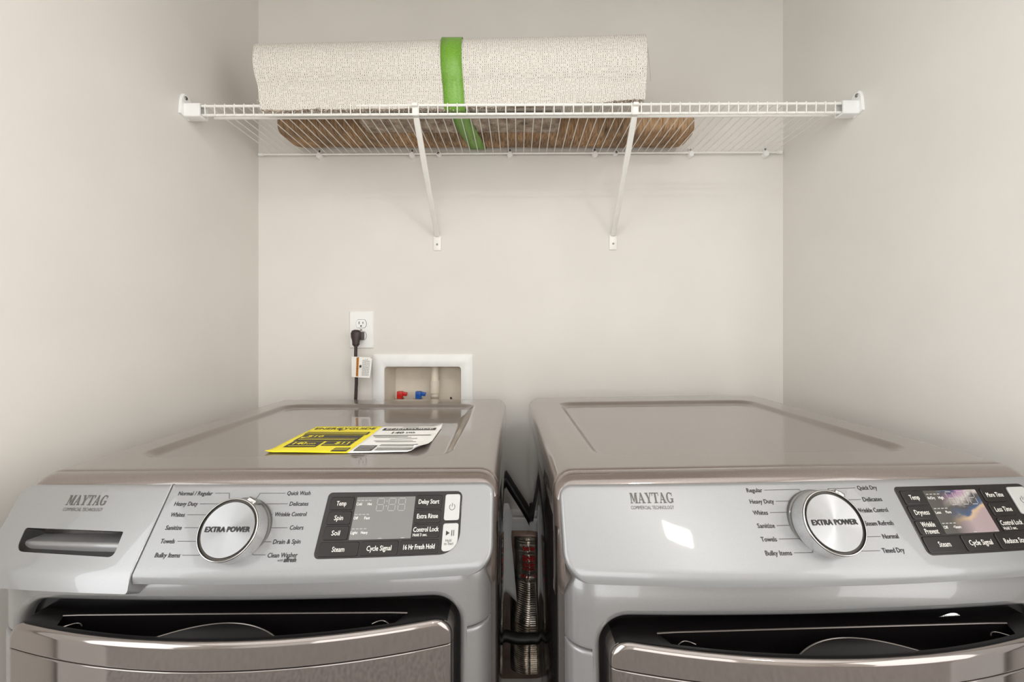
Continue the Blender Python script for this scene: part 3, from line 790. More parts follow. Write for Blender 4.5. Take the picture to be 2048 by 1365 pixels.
    ct = d0+.012
    mb.add([f2(cx-.0058, ct-.003), f2(cx-.0058, ct+.003), f2(cx-.0008, ct)], [(0, 1, 2)], POCKET)
    for q in (.0020, .0046): line_on(mb, [(cx+q, ct-.0032), (cx+q, ct+.0032)], .0009, f2, POCKET)
    text_on(mb, 'Hold', cx-.0055, cx+.0020, ct+.0105, -.0034, f2, PRINTG); text_on(mb, 'to Start', cx-.0072, cx+.0050, ct+.0142, -.0034, f2, PRINTG)
    tag(mb.build('button', pn, sharp=40), 'white start and pause button')
    # ---- levelling feet
    for sx in (-1, 1):
        for y in (.03, .58):
            MB().lathe([(.022, 0), (.024, .004), (.02, .012), (.012, .016), (.012, .035)], BLACK, 16, Matrix.Translation((sx*.28, y, 0))).build('foot', root)
    return root, face

WLOC = (-.372, .641, 0); WYAW = .7
washer, wface = make_machine('washing_machine', WLOC, WYAW, .981, 0, 'left front-load machine with a paper energy label lying on its top')
dryer, dface = make_machine('tumble_dryer', (.3978, .6155, 0), 1.75, .9944, .4, 'right front-load machine with a bare top and a rainbow-tinted display')

# warning sticker curling off the dryer's door surround
mb = MB()
vs = []
for i in range(9):
    x = .137+.026*i/8
    for j in range(4):
        v = j/3; z = .8405-.010*v; k = 1-abs(2*i/8-1)**2
        vs.append((x, body_y(x, .84)-.0010-.004*math.sin(PI*v*.8)*k-.002+.004*(1-v), .8270+.0085*v*(.35+.65*k)))
mb.add(vs, [(i*4+j, (i+1)*4+j, (i+1)*4+j+1, i*4+j+1) for i in range(8) for j in range(3)], PAPER)
def stick(x, z): 
    k = 1-abs(2*(x-.137)/.026-1)**2; v = max(0, min(1, (z-.8270)/.0085/(.35+.65*k)))
    return Vector((x, body_y(x, .84)-.0034-.004*math.sin(PI*v*.8)*k+.004*(1-v), z))
text_on(mb, 'WARNING', .1405, .1600, .8292, .0034, stick, PRINTK)
st = mb.build('warning_sticker', dryer, fix=False)

# ------------------------------------------------------------------ paper energy label on the washer
def wpt(x, y, z):
    return Vector((x, y, z))
lab = empty('energy_label', WLOC, (0, 0, math.radians(WYAW)))
tag(lab, 'yellow and white paper energy label lying on the left machine', 'paper label')
SX0, SX1, SY0, SY1 = -.076, .2055, .112, .312
ZT = .981-.0080
def sheet_z(u, v):
    z = ZT+.0010+.0007*math.sin(5*u+3*v)*math.sin(PI*v)+.0012*max(0, 1-v/.12)**2*(.5+.5*math.sin(9*u))
    z += .011*max(0, u-.90)/.10*max(0, (1-v)-.62)/.38
    z += .006*max(0, u-.93)/.07*max(0, v-.9)/.1
    z += .003*max(0, .04-u)/.04*max(0, .1-v)/.1
    return z
def sh(u, v, h=0.):
    x = SX0+(SX1-SX0)*u; y = SY0+(SY1-SY0)*v
    if u > .93 and v < .15: x -= .018*((u-.93)/.07)*((.15-v)/.15)
    y -= .004*math.sin(PI*u)*(v < .01)
    return Vector((x, y, sheet_z(u, v)+h))
US = .5225
mb = MB()
for (u0, u1, m) in ((0, US, YELLOW), (US, 1, PAPER)):
    n = 18; k = 16; vs = [sh(u0+(u1-u0)*i/n, j/k) for i in range(n+1) for j in range(k+1)]
    mb.add(vs, [(i*(k+1)+j, (i+1)*(k+1)+j, (i+1)*(k+1)+j+1, i*(k+1)+j+1) for i in range(n) for j in range(k)], m)
sheet = mb.build('sheet', lab, fix=False)
sm = sheet.modifiers.new('thick', 'SOLIDIFY'); sm.thickness = .0004; sm.offset = -1
shf = lambda h: (lambda u, v: sh(u, v, h))
H1 = .0007; f1 = shf(H1); f3 = shf(.0011)
def patch(mb, u0, u1, v0, v1, m, f=f1, n=10, k=6):
    vs = [f(u0+(u1-u0)*i/n, v0+(v1-v0)*j/k) for i in range(n+1) for j in range(k+1)]
    mb.add(vs, [(i*(k+1)+j, (i+1)*(k+1)+j, (i+1)*(k+1)+j+1, i*(k+1)+j+1) for i in range(n) for j in range(k)], m)
def scrib(mb, u0, u1, v, h, m, f, dens=26):
    random.seed(int(v*1e4)+int(u0*1e3)); u = u0
    while u < u1:
        wv = random.uniform(.006, .022); line_on(mb, [(u, v), (min(u1, u+wv), v)], h, f, m); u += wv+random.uniform(.003, .007)
mb = MB()
text_on(mb, 'ENERGYGUIDE', .03, .495, .845, .075, f1, PRINTK, .0016)
line_on(mb, [(.215, .90), (.235, .80), (.262, .83)], .012, f1, PRINTK)
patch(mb, .03, .490, .615, .735, PRINTK); patch(mb, .045, .475, .36, .595, PRINTK); patch(mb, .055, .265, .155, .345, PRINTK); patch(mb, .285, .475, .20, .345, PRINTK)
patch(mb, .405, .505, .015, .135, PRINTK)
tag(mb.build('black_print', lab, smooth=False, fix=False), kind='stuff')
mb = MB()
for vv in (.71, .675, .64): scrib(mb, .045, .475, vv, .012, YELLOW, f3)
text_on(mb, '$10', .09, .20, .50, .07, f3, YELLOW, .002)
line_on(mb, [(.06, .455), (.46, .455)], .008, f3, YELLOW)
scrib(mb, .07, .45, .41, .014, YELLOW, f3)
text_on(mb, '140', .085, .165, .235, .08, f3, YELLOW, .002); text_on(mb, 'kWh', .175, .235, .235, .05, f3, YELLOW)
scrib(mb, .08, .25, .19, .012, YELLOW, f3)
text_on(mb, '$11', .36, .45, .255, .07, f3, YELLOW, .002); scrib(mb, .30, .46, .225, .010, YELLOW, f3)
for vv in (.10, .06): scrib(mb, .415, .495, vv, .012, YELLOW, f3)
mb.add([f3(.055, .50), f3(.10, .50), f3(.065, .455)], [(0, 1, 2)], YELLOW)
tag(mb.build('yellow_print', lab, smooth=False, fix=False), kind='stuff')
mb = MB()
patch(mb, .56, .965, .80, .90, PRINTK); patch(mb, .545, .66, .03, .215, PRINTK)
text_on(mb, '140', .66, .745, .665, .07, f1, PRINTK, .002); text_on(mb, 'kWh', .765, .83, .67, .055, f1, PRINTK, .001)
line_on(mb, [(.55, .59), (.955, .59)], .018, f1, PRINTK)
for i, vv in enumerate((.545, .51, .38, .345)): scrib(mb, .56+.02*i, .80+.03*i, vv, .010, PRINTG, f1)
line_on(mb, [(.70, .44), (.88, .46)], .010, f1, PRINTG)
for vv in (.24, .20, .13, .09, .055): scrib(mb, .68, .92, vv, .014, PRINTG, f1)
scrib(mb, .70, .82, .945, .010, PRINTG, f1)
tag(mb.build('grey_print', lab, smooth=False, fix=False), kind='stuff')
mb = MB(); text_on(mb, 'ENERGUIDE', .585, .945, .825, .052, f3, PAPER, .0014)
for vv in (.18, .14, .10, .06): scrib(mb, .555, .65, vv, .008, PAPER, f3)
tag(mb.build('white_print', lab, smooth=False, fix=False), kind='stuff')

# ------------------------------------------------------------------ outlet, plug, cord
out = tag(empty('power_outlet', (-.522, YB, 1.189)), 'white double power outlet plate above the washer box', 'outlet')
pl = MB(); o_ = rrect(-.040, .040, -.0615, .0615, .003, 3)
pl.loft([[Vector((p[0], y, p[1])) for p in o_] for y in (0, -.0025)]+[[Vector((p[0]*.94, -.006, p[1]*.96)) for p in o_]], WPLASTIC, True, False, True)
pl.build('cover_plate', out, sharp=25)
def recept(zc):
    r = MB(); pts = []
    for k in range(36):
        a = 2*PI*k/36; pts.append((.0172*math.cos(a), max(-.0135, min(.0135, .0172*math.sin(a)))))
    r.loft([[Vector((p[0]*1.06, -.0055, zc+p[1]*1.06)) for p in pts], [Vector((p[0]*1.06, -.0062, zc+p[1]*1.06)) for p in pts]], POCKET, True, False, True)
    r.loft([[Vector((p[0], -.005, zc+p[1])) for p in pts], [Vector((p[0], -.0082, zc+p[1])) for p in pts]], WPLASTIC, True, False, True)
    for sx, h in ((-.0065, .0085), (.0065, .0070)): r.box((sx, -.0083, zc+.003), (.0020, .0008, h), BLACK)
    r.lathe([(.0026, 0), (.0026, .0008)], BLACK, 12, Matrix.Translation((0, -.0080, zc-.0075)) @ Matrix.Rotation(PI/2, 4, 'X'))
    return r.build('receptacle', out, sharp=30)
recept(.020); recept(-.020)
MB().lathe([(.003, 0), (.003, .0012), (.002, .0016)], SCREW, 12, Matrix.Translation((0, -.006, 0)) @ Matrix.Rotation(PI/2, 4, 'X')).build('screw', out)
WM = Matrix.Translation(WLOC) @ Matrix.Rotation(math.radians(WYAW), 4, 'Z')
cord = empty('power_cord', (-.528, YB-.035, 1.165), parent=washer)
cord.matrix_parent_inverse = WM.inverted()
tag(cord, 'dark brown power cord with a white warning tag')
mb = MB(); px = lambda a, n=14: [(a*math.cos(2*PI*k/n), a*math.sin(2*PI*k/n)) for k in range(n)]
rings = []
for (z, rx, ry, cy) in ((.024, .006, .006, 0), (.021, .0135, .011, 0), (.012, .0175, .013, 0), (.000, .0168, .012, 0), (-.010, .0128, .010, -.001), (-.020, .0112, .009, -.002), (-.024, .0118, .009, -.002), (-.027, .0085, .007, -.002), (-.030, .0085, .007, -.002)):
    rings.append([Vector((x*rx, cy+y*ry, z)) for x, y in px(1, 16)])
mb.loft(rings, BROWNPLUG, True, True, True)
mb.box((.006, .014, .004), (.022, .028, .026), BROWNPLUG)
mb.build('plug', cord, sharp=50)
pts = [(0, -.002, -.028), (-.001, -.001, -.06), (-.0015, .006, -.10), (-.003, .010, -.15), (-.005, .010, -.20), (-.006, .004, -.30), (-.02, 0, -.55)]
MB().tube(pts, .0052, BROWNPLUG, 10).build('cable', cord)
tg = MB(); n = 10
def tagp(u, v, h=0.):     # folded paper tag, a little curved
    x = -.010+.070*u-.008*(1-v)*u; z = -.062-.066*(1-v)
    return Vector((x, -.012-.010*math.sin(PI*u*.55)-h, z-.002*u))
tg.add([tagp(i/n, j/6) for i in range(n+1) for j in range(7)], [(i*7+j, (i+1)*7+j, (i+1)*7+j+1, i*7+j+1) for i in range(n) for j in range(6)], PAPER)
tf = lambda u, v: tagp(u, v, .0006)
def tpatch(u0, u1, v0, v1, m):
    tg.add([tf(u0+(u1-u0)*i/3, v0+(v1-v0)*j/6) for i in range(4) for j in range(7)], [(i*7+j, (i+1)*7+j, (i+1)*7+j+1, i*7+j+1) for i in range(3) for j in range(6)], m)
tpatch(.25, .375, .04, .96, ORANGE)
vs, fs = text_geo('WARNING')
tg.add([tagp(.345-(v*.09), .08+u*.84, .0010) for u, v in vs], fs, PRINTK)
tg.add([tf(.47+.06*math.cos(2*PI*k/16), .54+.065*math.sin(2*PI*k/16)) for k in range(16)], [tuple(range(16))], PRINTK)
line_on(tg, [(.40, .42), (.54, .62)], .012, tf, PRINTK)
random.seed(3)
for q in range(9):
    u = .58+.042*q; v = .10
    while v < .88-.10*(q > 5):
        wv = random.uniform(.03, .10); line_on(tg, [(u, v), (u, min(.92, v+wv))], .012, tf, PRINTG); v += wv+.03
line_on(tg, [(.30, .97), (.99, .97)], .02, tf, PRINTG)
tg.build('warning_tag', cord, fix=False)

# ------------------------------------------------------------------ recessed washer water box
wb = tag(empty('washer_outlet_box', (-.3185, YB, 0)), 'white recessed washer water box with red and blue valves', 'outlet box')
fx0, fx1, fz0, fz1 = -.1665, .1665, .835, 1.1075
ax0, ax1, az0, az1 = OUTB[0]+.3185, OUTB[1]+.3185, OUTB[2], OUTB[3]
oo = rrect(fx0, fx1, fz0, fz1, .006, 5); ii = rrect(ax0+.001, ax1-.001, az0+.001, az1-.001, .010, 5)
def rg(o, y, s=0.): return [Vector((p[0]+(s if p[0] < 0 else -s), y, p[1]+(s if p[1] < .97 else -s))) for p in o]
MB().loft([rg(oo, 0), rg(oo, -.004), rg(oo, -.0065, .003), rg(ii, -.0065, -.002), rg(ii, -.005), rg(ii, .002)], WPLASTIC).build('frame', wb, sharp=40)
b0 = rg(ii, .0); b1 = rg(ii, .085, .012)
MB().loft([b0, b1], PVC, True, False, True).build('box', wb, sharp=40)
X = lambda p, d: (p-1037)*d/850+.3185
xp = X(870, 1.46)
mb = MB().tube([(xp, .040, az1-.001), (xp, .040, .95)], .0135, PVC, 20); mb.tube([(xp, .040, 1.015), (xp, .040, .972)], .0170, PVC, 20); mb.tube([(xp, .040, .96), (xp, .040, az0+.002)], .0135, PVC, 20)
mb.build('standpipe', wb)
for (pxx, m, nm) in ((803, RED, 'hot'), (840, BLUE, 'cold')):
    x = X(pxx, 1.46); zc = .965
    v = MB().tube([(x-.001, .045, az0+.003), (x-.001, .045, .955)], .010, BRASS, 14)
    v.lathe([(.016, 0), (.018, .006), (.017, .014), (.010, .020)], BRASS, 20, Matrix.Translation((x-.010, .030, .935)))
    v.tube([(x-.001, .045, .935), (x-.010, .010, .925)], .009, BRASS, 12)
    va = v.build('valve', wb)
    h = MB().box((x-.004, .040, zc), (.019, .018, .026), m); h.box((x+.010, .040, zc+.004), (.020, .012, .013), m, Matrix.Rotation(.18, 3, 'Y'))
    h.box((x-.004, .040, zc-.008), (.012, .012, .014), m)
    tag(h.build('lever', va, bevel=.002), 'red lever' if m is RED else 'blue lever')
mb = MB(); x = X(905, 1.46)
mb.tube([(x-.006, .045, .955), (x, .030, .945), (x+.010, .03, .943)], [.0035, .004, .004], BLACK, 8)
mb.build('black_clip', wb)

# ------------------------------------------------------------------ wire shelf with its braces, brackets and clips
SHZ = 1.774; YF = 1.103; YK = 1.404
shelf = tag(empty('wire_shelf', (0, YK, SHZ), (0, -math.radians(.25), 0)), 'white wire shelf running between the side walls, rugs on it', 'shelf')
x0, x1 = -.832, .868
yf = YF-YK
def rod(name, a, b, r, par=shelf, m=WIRE):
    return MB().tube([a, b], r, m, 10).build(name, par)
rod('back_rod', (x0-.02, 0, -.002), (x1-.005, 0, -.002), .0034)
MB().tube([(x0-.026, 0, -.002), (x0-.012, 0, -.002)], .0052, WPLASTIC, 10).build('end_cap', shelf)
MB().tube([(x1-.012, 0, -.002), (x1+.002, 0, -.002)], .0052, WPLASTIC, 10).build('end_cap', shelf)
rod('front_rod', (x0+.01, yf, 0), (x1-.012, yf, 0), .0034)
rod('lip_rod', (x0+.01, yf+.002, -.0225), (x1-.012, yf+.002, -.0225), .0034)
rod('under_rod', (x0+.006, yf+.052, -.0052), (x1-.006, yf+.052, -.0052), .0036)
wm = MB().tube([(0, .004, .0025), (0, -.1, .0022), (0, yf+.004, .0040), (0, yf-.0030, .0035), (0, yf-.0042, .0005), (0, yf-.0036, -.012), (0, yf-.0026, -.0262)], .0014, WIRE, 6).build('deck_wire', shelf)
NW = 67
for i in range(NW):
    o = wm if i == 0 else wm.copy()
    if i: C.objects.link(o); o.parent = shelf
    o.location = (x0+.021+(x1-x0-.044)*i/(NW-1), 0, 0)
# end brackets on the side walls
for s, xw in ((-1, XL), (1, XR)):
    br = empty('end_bracket', (xw, yf+.005, 0), parent=shelf)
    prof = [(-.020, -.032), (.030, -.040), (.040, -.030), (.036, -.004), (.046, .022), (.046, .034), (.030, .040), (.020, .030), (.010, .010), (-.020, .006)]
    prof = [(-.026, -.032), (.012, -.040), (.024, -.030), (.024, .002), (.018, .026), (.008, .036), (-.010, .036), (-.018, .026), (-.022, .010)]
    mb = MB(); mb.loft([[Vector((-s*t, p[0]*k-.004, p[1]*k)) for p in prof] for t, k in ((0.0, .82), (.0045, .82), (.006, .76))], WPLASTIC, True, False, True)
    mb.build('wall_plate', br, sharp=30)
    bx = MB(); cr = rrect(-.014, .016, -.030, .0055, .004, 3)
    cr2 = rrect(-.010, .013, -.026, .0035, .003, 3)
    bx.loft([[Vector((-s*.004, p[0], p[1])) for p in cr], [Vector((-s*.046, p[0], p[1])) for p in cr], [Vector((-s*.046, p[0], p[1])) for p in cr2], [Vector((-s*.02, p[0], p[1])) for p in cr2]], WPLASTIC, True, True, True)
    bx.build('socket', br, sharp=30)
    MB().lathe([(.0048, 0), (.0048, .0012), (.0034, .0024)], SCREW, 14, Matrix.Translation((-s*.006, -.0075, .0195)) @ Matrix.Rotation(-s*PI/2, 4, 'Y')).build('screw', br)
# wall clips along the back rod
for pxx, kind in ((638, 0), (824, 0), (877, 1), (1020, 0), (1190, 0), (1232, 1), (1382, 0), (1532, 0)):
    x = (pxx-1037)*YK/850
    cl = empty('wall_clip', (x, 0, -.002), parent=shelf)
    if kind == 0:
        mb = MB(); pr = [(.0095*math.cos(a), .0105*math.sin(a)-.005) for a in [2*PI*k/18 for k in range(18)]]
        mb.loft([[Vector((p[0], y, p[1])) for p in pr] for y in (.013, -.002)]+[[Vector((p[0]*.8, -.0055, p[1]*.85-.0006)) for p in pr]], WPLASTIC, True, True, True)
        mb.box((0, .009, .010), (.011, .008, .014), WPLASTIC)
        mb.build('clip_body', cl, sharp=50)
        MB().lathe([(.0035, 0), (.0035, .0015)], SCREW, 12, Matrix.Translation((0, .0045, .012)) @ Matrix.Rotation(PI/2, 4, 'X')).build('screw', cl)
    else:
        mb = MB().lathe([(.0085, -.012), (.0085, .002), (.007, .004)], WPLASTIC, 14, Matrix.Rotation(PI/2, 4, 'X'))
        mb.build('clip_body', cl, sharp=40)
        MB().lathe([(.0042, .004), (.0042, .0055), (.003, .0062)], SCREW, 12, Matrix.Rotation(PI/2, 4, 'X')).build('screw', cl)
# braces
for xt, xb in ((-.268, -.2715), (.3035, .3135)):
    b = empty('shelf_brace', (0, 0, 0), parent=shelf)
    top = Vector((xt, yf+.010, -.026)); bot = Vector((xb, .006, 1.502-SHZ))
    d = (bot-top).normalized(); side = Vector((1, 0, 0)); nrm = d.cross(side).normalized()
    mb = MB(); rings = []
    for t, wd, th in ((0, .0075, .004), (.03, .0080, .0045), (.5, .0080, .0048), (.93, .0080, .0045), (1.0, .0085, .0035)):
        p = top.lerp(bot, t); pr = rrect(-wd, wd, -th, th, .003, 3)
        rings.append([p+side*q[0]+nrm*q[1] for q in pr])
    mb.loft(rings, WIRE, True, True, True)
    mb.build('strut', b, sharp=50)
    hk = MB().box((xt, yf+.004, -.012), (.017, .010, .028), WIRE); hk.box((xt, yf-.004, -.001), (.014, .010, .008), WIRE)
    hk.build('hook', b, bevel=.0015)
    fp = MB(); pr = rrect(-.0125, .0125, -.048, .004, (.003, .003, .008, .008), 4)
    fp.loft([[Vector((xb+p[0], y, 1.502-SHZ+p[1])) for p in pr] for y in (.0125, .0095)]+[[Vector((xb+p[0]*.85, .0085, 1.502-SHZ-.022+(p[1]+.022)*.93)) for p in pr]], WIRE, True, True, True)
    fp.build('foot_plate', b, sharp=40)
    MB().lathe([(.0035, 0), (.0035, .0012), (.002, .002)], SCREW, 12, Matrix.Translation((xb, .0085, 1.502-SHZ-.028)) @ Matrix.Rotation(PI/2, 4, 'X')).build('screw', b)

# ------------------------------------------------------------------ rugs on the shelf
DK = SHZ+.0042                                   # top of the deck wires
def uv_set(o, fn):
    me = o.data; uv = me.uv_layers.new(name='UVMap')
    for lp in me.loops: uv.data[lp.index].uv = fn(me.vertices[lp.vertex_index].co, lp.vertex_index)
# white-backed rug: a spiral sheet whose free edge hangs at the front bottom
RX0, RX1 = -.672, .324
rug = tag(empty('rolled_rug', (0, 1.165, DK)), 'rug rolled with its cream woven backing outside, tied by green ribbon', 'rug')
def rug_c(u):            # radius and centre along the roll
    r = .0845+.008*u; return r, .003*u-.004, r+.006+.009*u
nA = 72; nX = 40
A0 = -PI*.20
def tip_z(u):
    P = [(0, -.022), (.2, -.017), (.45, -.011), (.69, -.005), (.9, .004), (1, .010)]
    for (a, b), (c, d) in zip(P[:-1], P[1:]):
        if u <= c: return b+(d-b)*(u-a)/(c-a)
    return P[-1][1]
def flap(u, t, lift=.0035):      # t = 0 at the roll, 1 at the free edge
    r, cy, cz = rug_c(u); rr = r+lift; y0 = cy-rr*math.cos(A0); z0 = cz+rr*math.sin(A0); z1 = tip_z(u)
    k = min(1, u/.5); run = (.07+.30*k)*(z0-z1)
    return Vector((0, y0+run*t*(.6+.4*t)+.001*math.sin(30*u)*t, z0+(z1-z0)*t+.0012*math.sin(47*u+1)*t))
nF = 12
turns = [A0+2*PI*.93*k/nA for k in range(nA+1)]
vs = []; per = []
def end_dx(a, u): return (-(.040*(1-abs(math.cos(a))) if math.cos(a) > 0 else .040)*(1-u)**5 if a > 0 else -.006*math.sin(a)*(1-u)**5)+(.016*(1-max(0, math.cos(a))))*u**6
for i in range(nX+1):
    u = i/nX; r, cy, cz = rug_c(u)
    xe = RX0+(RX1-RX0)*u
    for q in range(nF, 0, -1):
        p = flap(u, q/nF); vs.append((xe+end_dx(A0, u)*(1-q/nF)+(.007*(1-u)**5+.004*u**6)*q/nF, p.y, p.z))
    for k, a in enumerate(turns):
        rr = r+.0035-.0095*k/nA+(.0004*math.sin(3*a+5*u)+.0003*math.sin(14*u))*min(1, k/6)
        vs.append((xe+end_dx(a, u), cy-rr*math.cos(a), cz+rr*math.sin(a)))
nA += nF
nk = nA+1
fs = [(i*nk+k, (i+1)*nk+k, (i+1)*nk+k+1, i*nk+k+1) for i in range(nX) for k in range(nA)]
backing = MB().add(vs, fs, BACKING).build('backing', rug, sharp=80, fix=False)
uv_set(backing, lambda co, vi: (RX0+(vi//nk)/nX*(RX1-RX0), ((vi % nk) if (vi % nk) < nF else nF+((vi % nk)-nF)*1.28)*.0055))
# pile layers inside: spiral seen at the ends and along the free edge
mb = MB(); sp = []
nS = 110
for j, xe in enumerate([RX0+.012+(RX1-RX0-.024)*q/30 for q in range(31)]):
    u = (xe-RX0)/(RX1-RX0); r, cy, cz = rug_c(u); ring = []
    for k in range(nS+1):
        a = -PI*.10+2*PI*2.6*k/nS; rr = (r-.008)-(.062)*k/nS
        ring.append(Vector((xe+random.uniform(-.001, .001)+(-(.040*(1-abs(math.cos(a))) if math.cos(a) > 0 else .040)*(1-u)**5)+(.016*(1-max(0, math.cos(a))))*u**6, cy-rr*math.cos(a)+random.uniform(-.0008, .0008), cz+rr*math.sin(a)+random.uniform(-.0008, .0008))))
    sp.append(ring)
mb.loft(sp, SHAG, closed=False)
pile = mb.build('pile', rug, sharp=180, fix=False)
sm = pile.modifiers.new('t', 'SOLIDIFY'); sm.thickness = .007; sm.offset = 0
# frayed free edge
mb = MB(); random.seed(5)
for q in range(520):
    u = random.random(); r, cy, cz = rug_c(u); x = RX0+.004+(RX1-RX0-.01)*u
    e = flap(u, 1.0+random.uniform(-.06, .02)); x += .006*(1-u)**5
    p = Vector((x, e.y+random.uniform(0, .004), e.z))
    d = Vector((random.uniform(-.006, .006), random.uniform(-.004, .006), random.uniform(-.007, -.001)))
    mb.tube([p, p+d*.5+Vector((random.uniform(-.001, .001), 0, 0)), p+d], [.0012, .0010, .0004], SHAG if q % 3 else BACKING, 4)
tag(mb.build('frayed_edge', rug, fix=False), kind='stuff')
mb = MB(); rings = []
for i in range(81):
    u = i/80; xe = RX0+.006+(RX1-RX0-.012)*u+.005*(1-u)**5; rg_ = []
    for t, o_y in ((.15, .0012), (.5, .0012), (.85, .0012), (1.03, .002), (1.04, .0055), (.9, .0075), (.6, .0075), (.2, .004)):
        p = flap(u, t); rg_.append(Vector((xe, p.y+o_y+random.uniform(0, .001), p.z+random.uniform(-.0012, .0012))))
    rings.append(rg_)
mb.loft(rings, SHAG, True, True, True); mb.build('pile', rug, sharp=180)
# long loose threads
mb = MB(); mb.tube([(RX1+.004, -.085, .13), (RX1+.006, -.088, .10), (RX1+.011, -.085, .06), (RX1+.012, -.084, .045)], .0004, SHAG, 4)
mb.build('loose_thread', rug)
# brown rug roll at the back of the shelf
fur = tag(empty('rolled_rug', (0, 1.337, DK)), 'long brown pile rug rolled up at the back of the wire shelf', 'rug')
mb = MB(); rings = []
FX0, FX1 = -.728, .532
nR = 150; nq = 56
US_ = sorted(set([.15*(1-math.cos(.5*PI*k/14)) for k in range(14)]+[1-.15*(1-math.cos(.5*PI*k/14)) for k in range(14)]+[.15+.70*k/130 for k in range(131)])); nR = len(US_)-1
for i in range(nR+1):
    u = US_[i]; x = FX0+(FX1-FX0)*u
    e = min(u, 1-u)*(FX1-FX0); k = 1 if e > .03 else .72+.28*math.sqrt(max(0, 1-((.03-e)/.03)**2))
    if i in (0, nR): k *= .9
    seam = sum(.06*math.exp(-((x-c)/.006)**2) for c in (-.60, -.36, -.22, .02, .16, .30, .41))
    ring = []
    for q in range(nq):
        a = 2*PI*q/nq; ca, sa = math.cos(a), math.sin(a)
        rr = (abs(ca)**3.8+abs(sa)**3.8)**(-1/3.8) if sa < 0 else (abs(ca)**2.6+abs(sa)**2.6)**(-1/2.6)
        fz = 1+.018*math.sin(x*31+2*a)-seam*.35+random.uniform(-.006, .006)
        ring.append(Vector((x, .070*rr*ca*k*fz, .0385+.0345*rr*sa*(k if sa > 0 else (.5+.5*k))*min(fz, 1.0 if sa < 0 else 2))))
    rings.append(ring)
mb.loft(rings, FUR, True, True, True)
mb.build('pile', fur, sharp=180)
mb = MB(); random.seed(11)
for q in range(1500):
    u = random.random(); x = FX0+.03+(FX1-FX0-.06)*u; a = random.uniform(PI*1.02, PI*1.98); ca, sa = math.cos(a), math.sin(a)
    rr = (abs(ca)**3.8+abs(sa)**3.8)**(-1/3.8); p = Vector((x, .0685*rr*ca, .0390+.0335*rr*sa))
    t = Vector((random.uniform(-.004, .004), -sa*.018, ca*.018))
    mb.tube([p, p+t*.5+Vector((0, ca, sa))*.0012, p+t], [.0009, .0009, .0003], FUR, 3, False)
tag(mb.build('pile_strands', fur, fix=False), kind='stuff')
# beige shag strip between the rolls and the deck
shag = tag(empty('shag_rug', (-.17, 1.235, DK)), 'folded beige shaggy rug lying flat on the wires under the white roll', 'rug')
vs = []; nx, ny = 110, 18
for i in range(nx+1):
    for j in range(ny+1):
        x = -.285+.575*i/nx; y = -.050+.098*j/ny
        e = min(i, nx-i, j, ny-j); k = min(1, e/2)
        vs.append((x+random.uniform(-.0015, .0015), y+random.uniform(-.002, .002), .0018+.0035*(1-k)+random.uniform(0, .0028)))
top = [(v[0], v[1], .0085) for v in vs]
n = len(vs); st_ = ny+1
fs = [(i*st_+j, i*st_+j+1, (i+1)*st_+j+1, (i+1)*st_+j) for i in range(nx) for j in range(ny)]
fs += [tuple(n+q for q in f[::-1]) for f in fs]
loop = [i*st_ for i in range(nx+1)]+[nx*st_+j for j in range(1, ny+1)]+[i*st_+ny for i in range(nx-1, -1, -1)]+[j for j in range(ny-1, 0, -1)]
fs += [(a, b, n+b, n+a) for a, b in zip(loop, loop[1:]+loop[:1])]
MB().add(vs+top, fs, SHAG).build('pile', shag, sharp=180)
# green ribbon round the bundle
path = []
r, cy, cz = rug_c(.49); rr = r+.0055
for k in range(0, 26):
    a = math.radians(118-k*6.2); path.append((cy-rr*math.cos(a), cz+rr*math.sin(a), -.176+.008*k/25))
for q in (.35, .7, 1.0): p_ = flap(.49, q, .0055); path.append((p_.y, p_.z, -.167))
path.append((p_.y+.010, p_.z-.004, -.166)); path.append((p_.y+.022, max(p_.z, .001), -.165))
path += [(.03, .0010, -.160), (.07, .0006, -.155), (.118, .0006, -.148), (.14, .0010, -.143), (.18, .0012, -.138), (.21, .0015, -.134), (.2305, .004, -.132), (.2405, .02, -.132), (.2415, .045, -.133), (.239, .072, -.135), (.228, .084, -.137), (.19, .090, -.14), (.14, .090, -.146), (.112, .093, -.152), (.093, .115, -.155)]
vs = []
for i, (y, z, x) in enumerate(path):
    for q in (-.0265, 0, .0265): vs.append((x+q, y, z))
mb = MB().add(vs, [(i*3+k, i*3+k+1, (i+1)*3+k+1, (i+1)*3+k) for i in range(len(path)-1) for k in range(2)], GREEN)
ro = tag(mb.build('ribbon', rug, sharp=80, fix=False), 'bright green satin ribbon')
sm = ro.modifiers.new('t', 'SOLIDIFY'); sm.thickness = .0006; sm.offset = 0

# ------------------------------------------------------------------ things in the gap behind the machines
vb = tag(empty('dryer_vent_box', (VENT[0], YB, 0)), 'recessed metal dryer vent box low in the wall between the machines', 'vent box')
vo = rrect(.001, VENT[1]-VENT[0]-.001, VENT[2]+.001, VENT[3]-.001, .020, 6)
vv = [Vector((p[0], 0, p[1])) for p in vo]
MB().loft([vv, [Vector((p.x, .11, p.z)) for p in vv]], GALV, True, False, True).build('recess', vb, sharp=40)
fo = rrect(-.022, VENT[1]-VENT[0]+.022, VENT[2]-.022, VENT[3]+.020, .004, 6)
ff = [Vector((p[0], 0, p[1])) for p in fo]
MB().loft([ff, [p+Vector((0, -.004, 0)) for p in ff], [p+Vector((0, -.004, 0)) for p in vv], [p+Vector((0, .004, 0)) for p in vv]], GALV).build('flange', vb, sharp=40)
mb = MB()
mb.box((.14, -.006, VENT[3]+.034), (.34, .012, .026), TRIM); mb.box((.14, -.009, VENT[3]+.056), (.34, .018, .018), TRIM); mb.box((.14, -.005, VENT[3]+.080), (.34, .010, .016), TRIM)
mb.build('top_moulding', vb, bevel=.002)
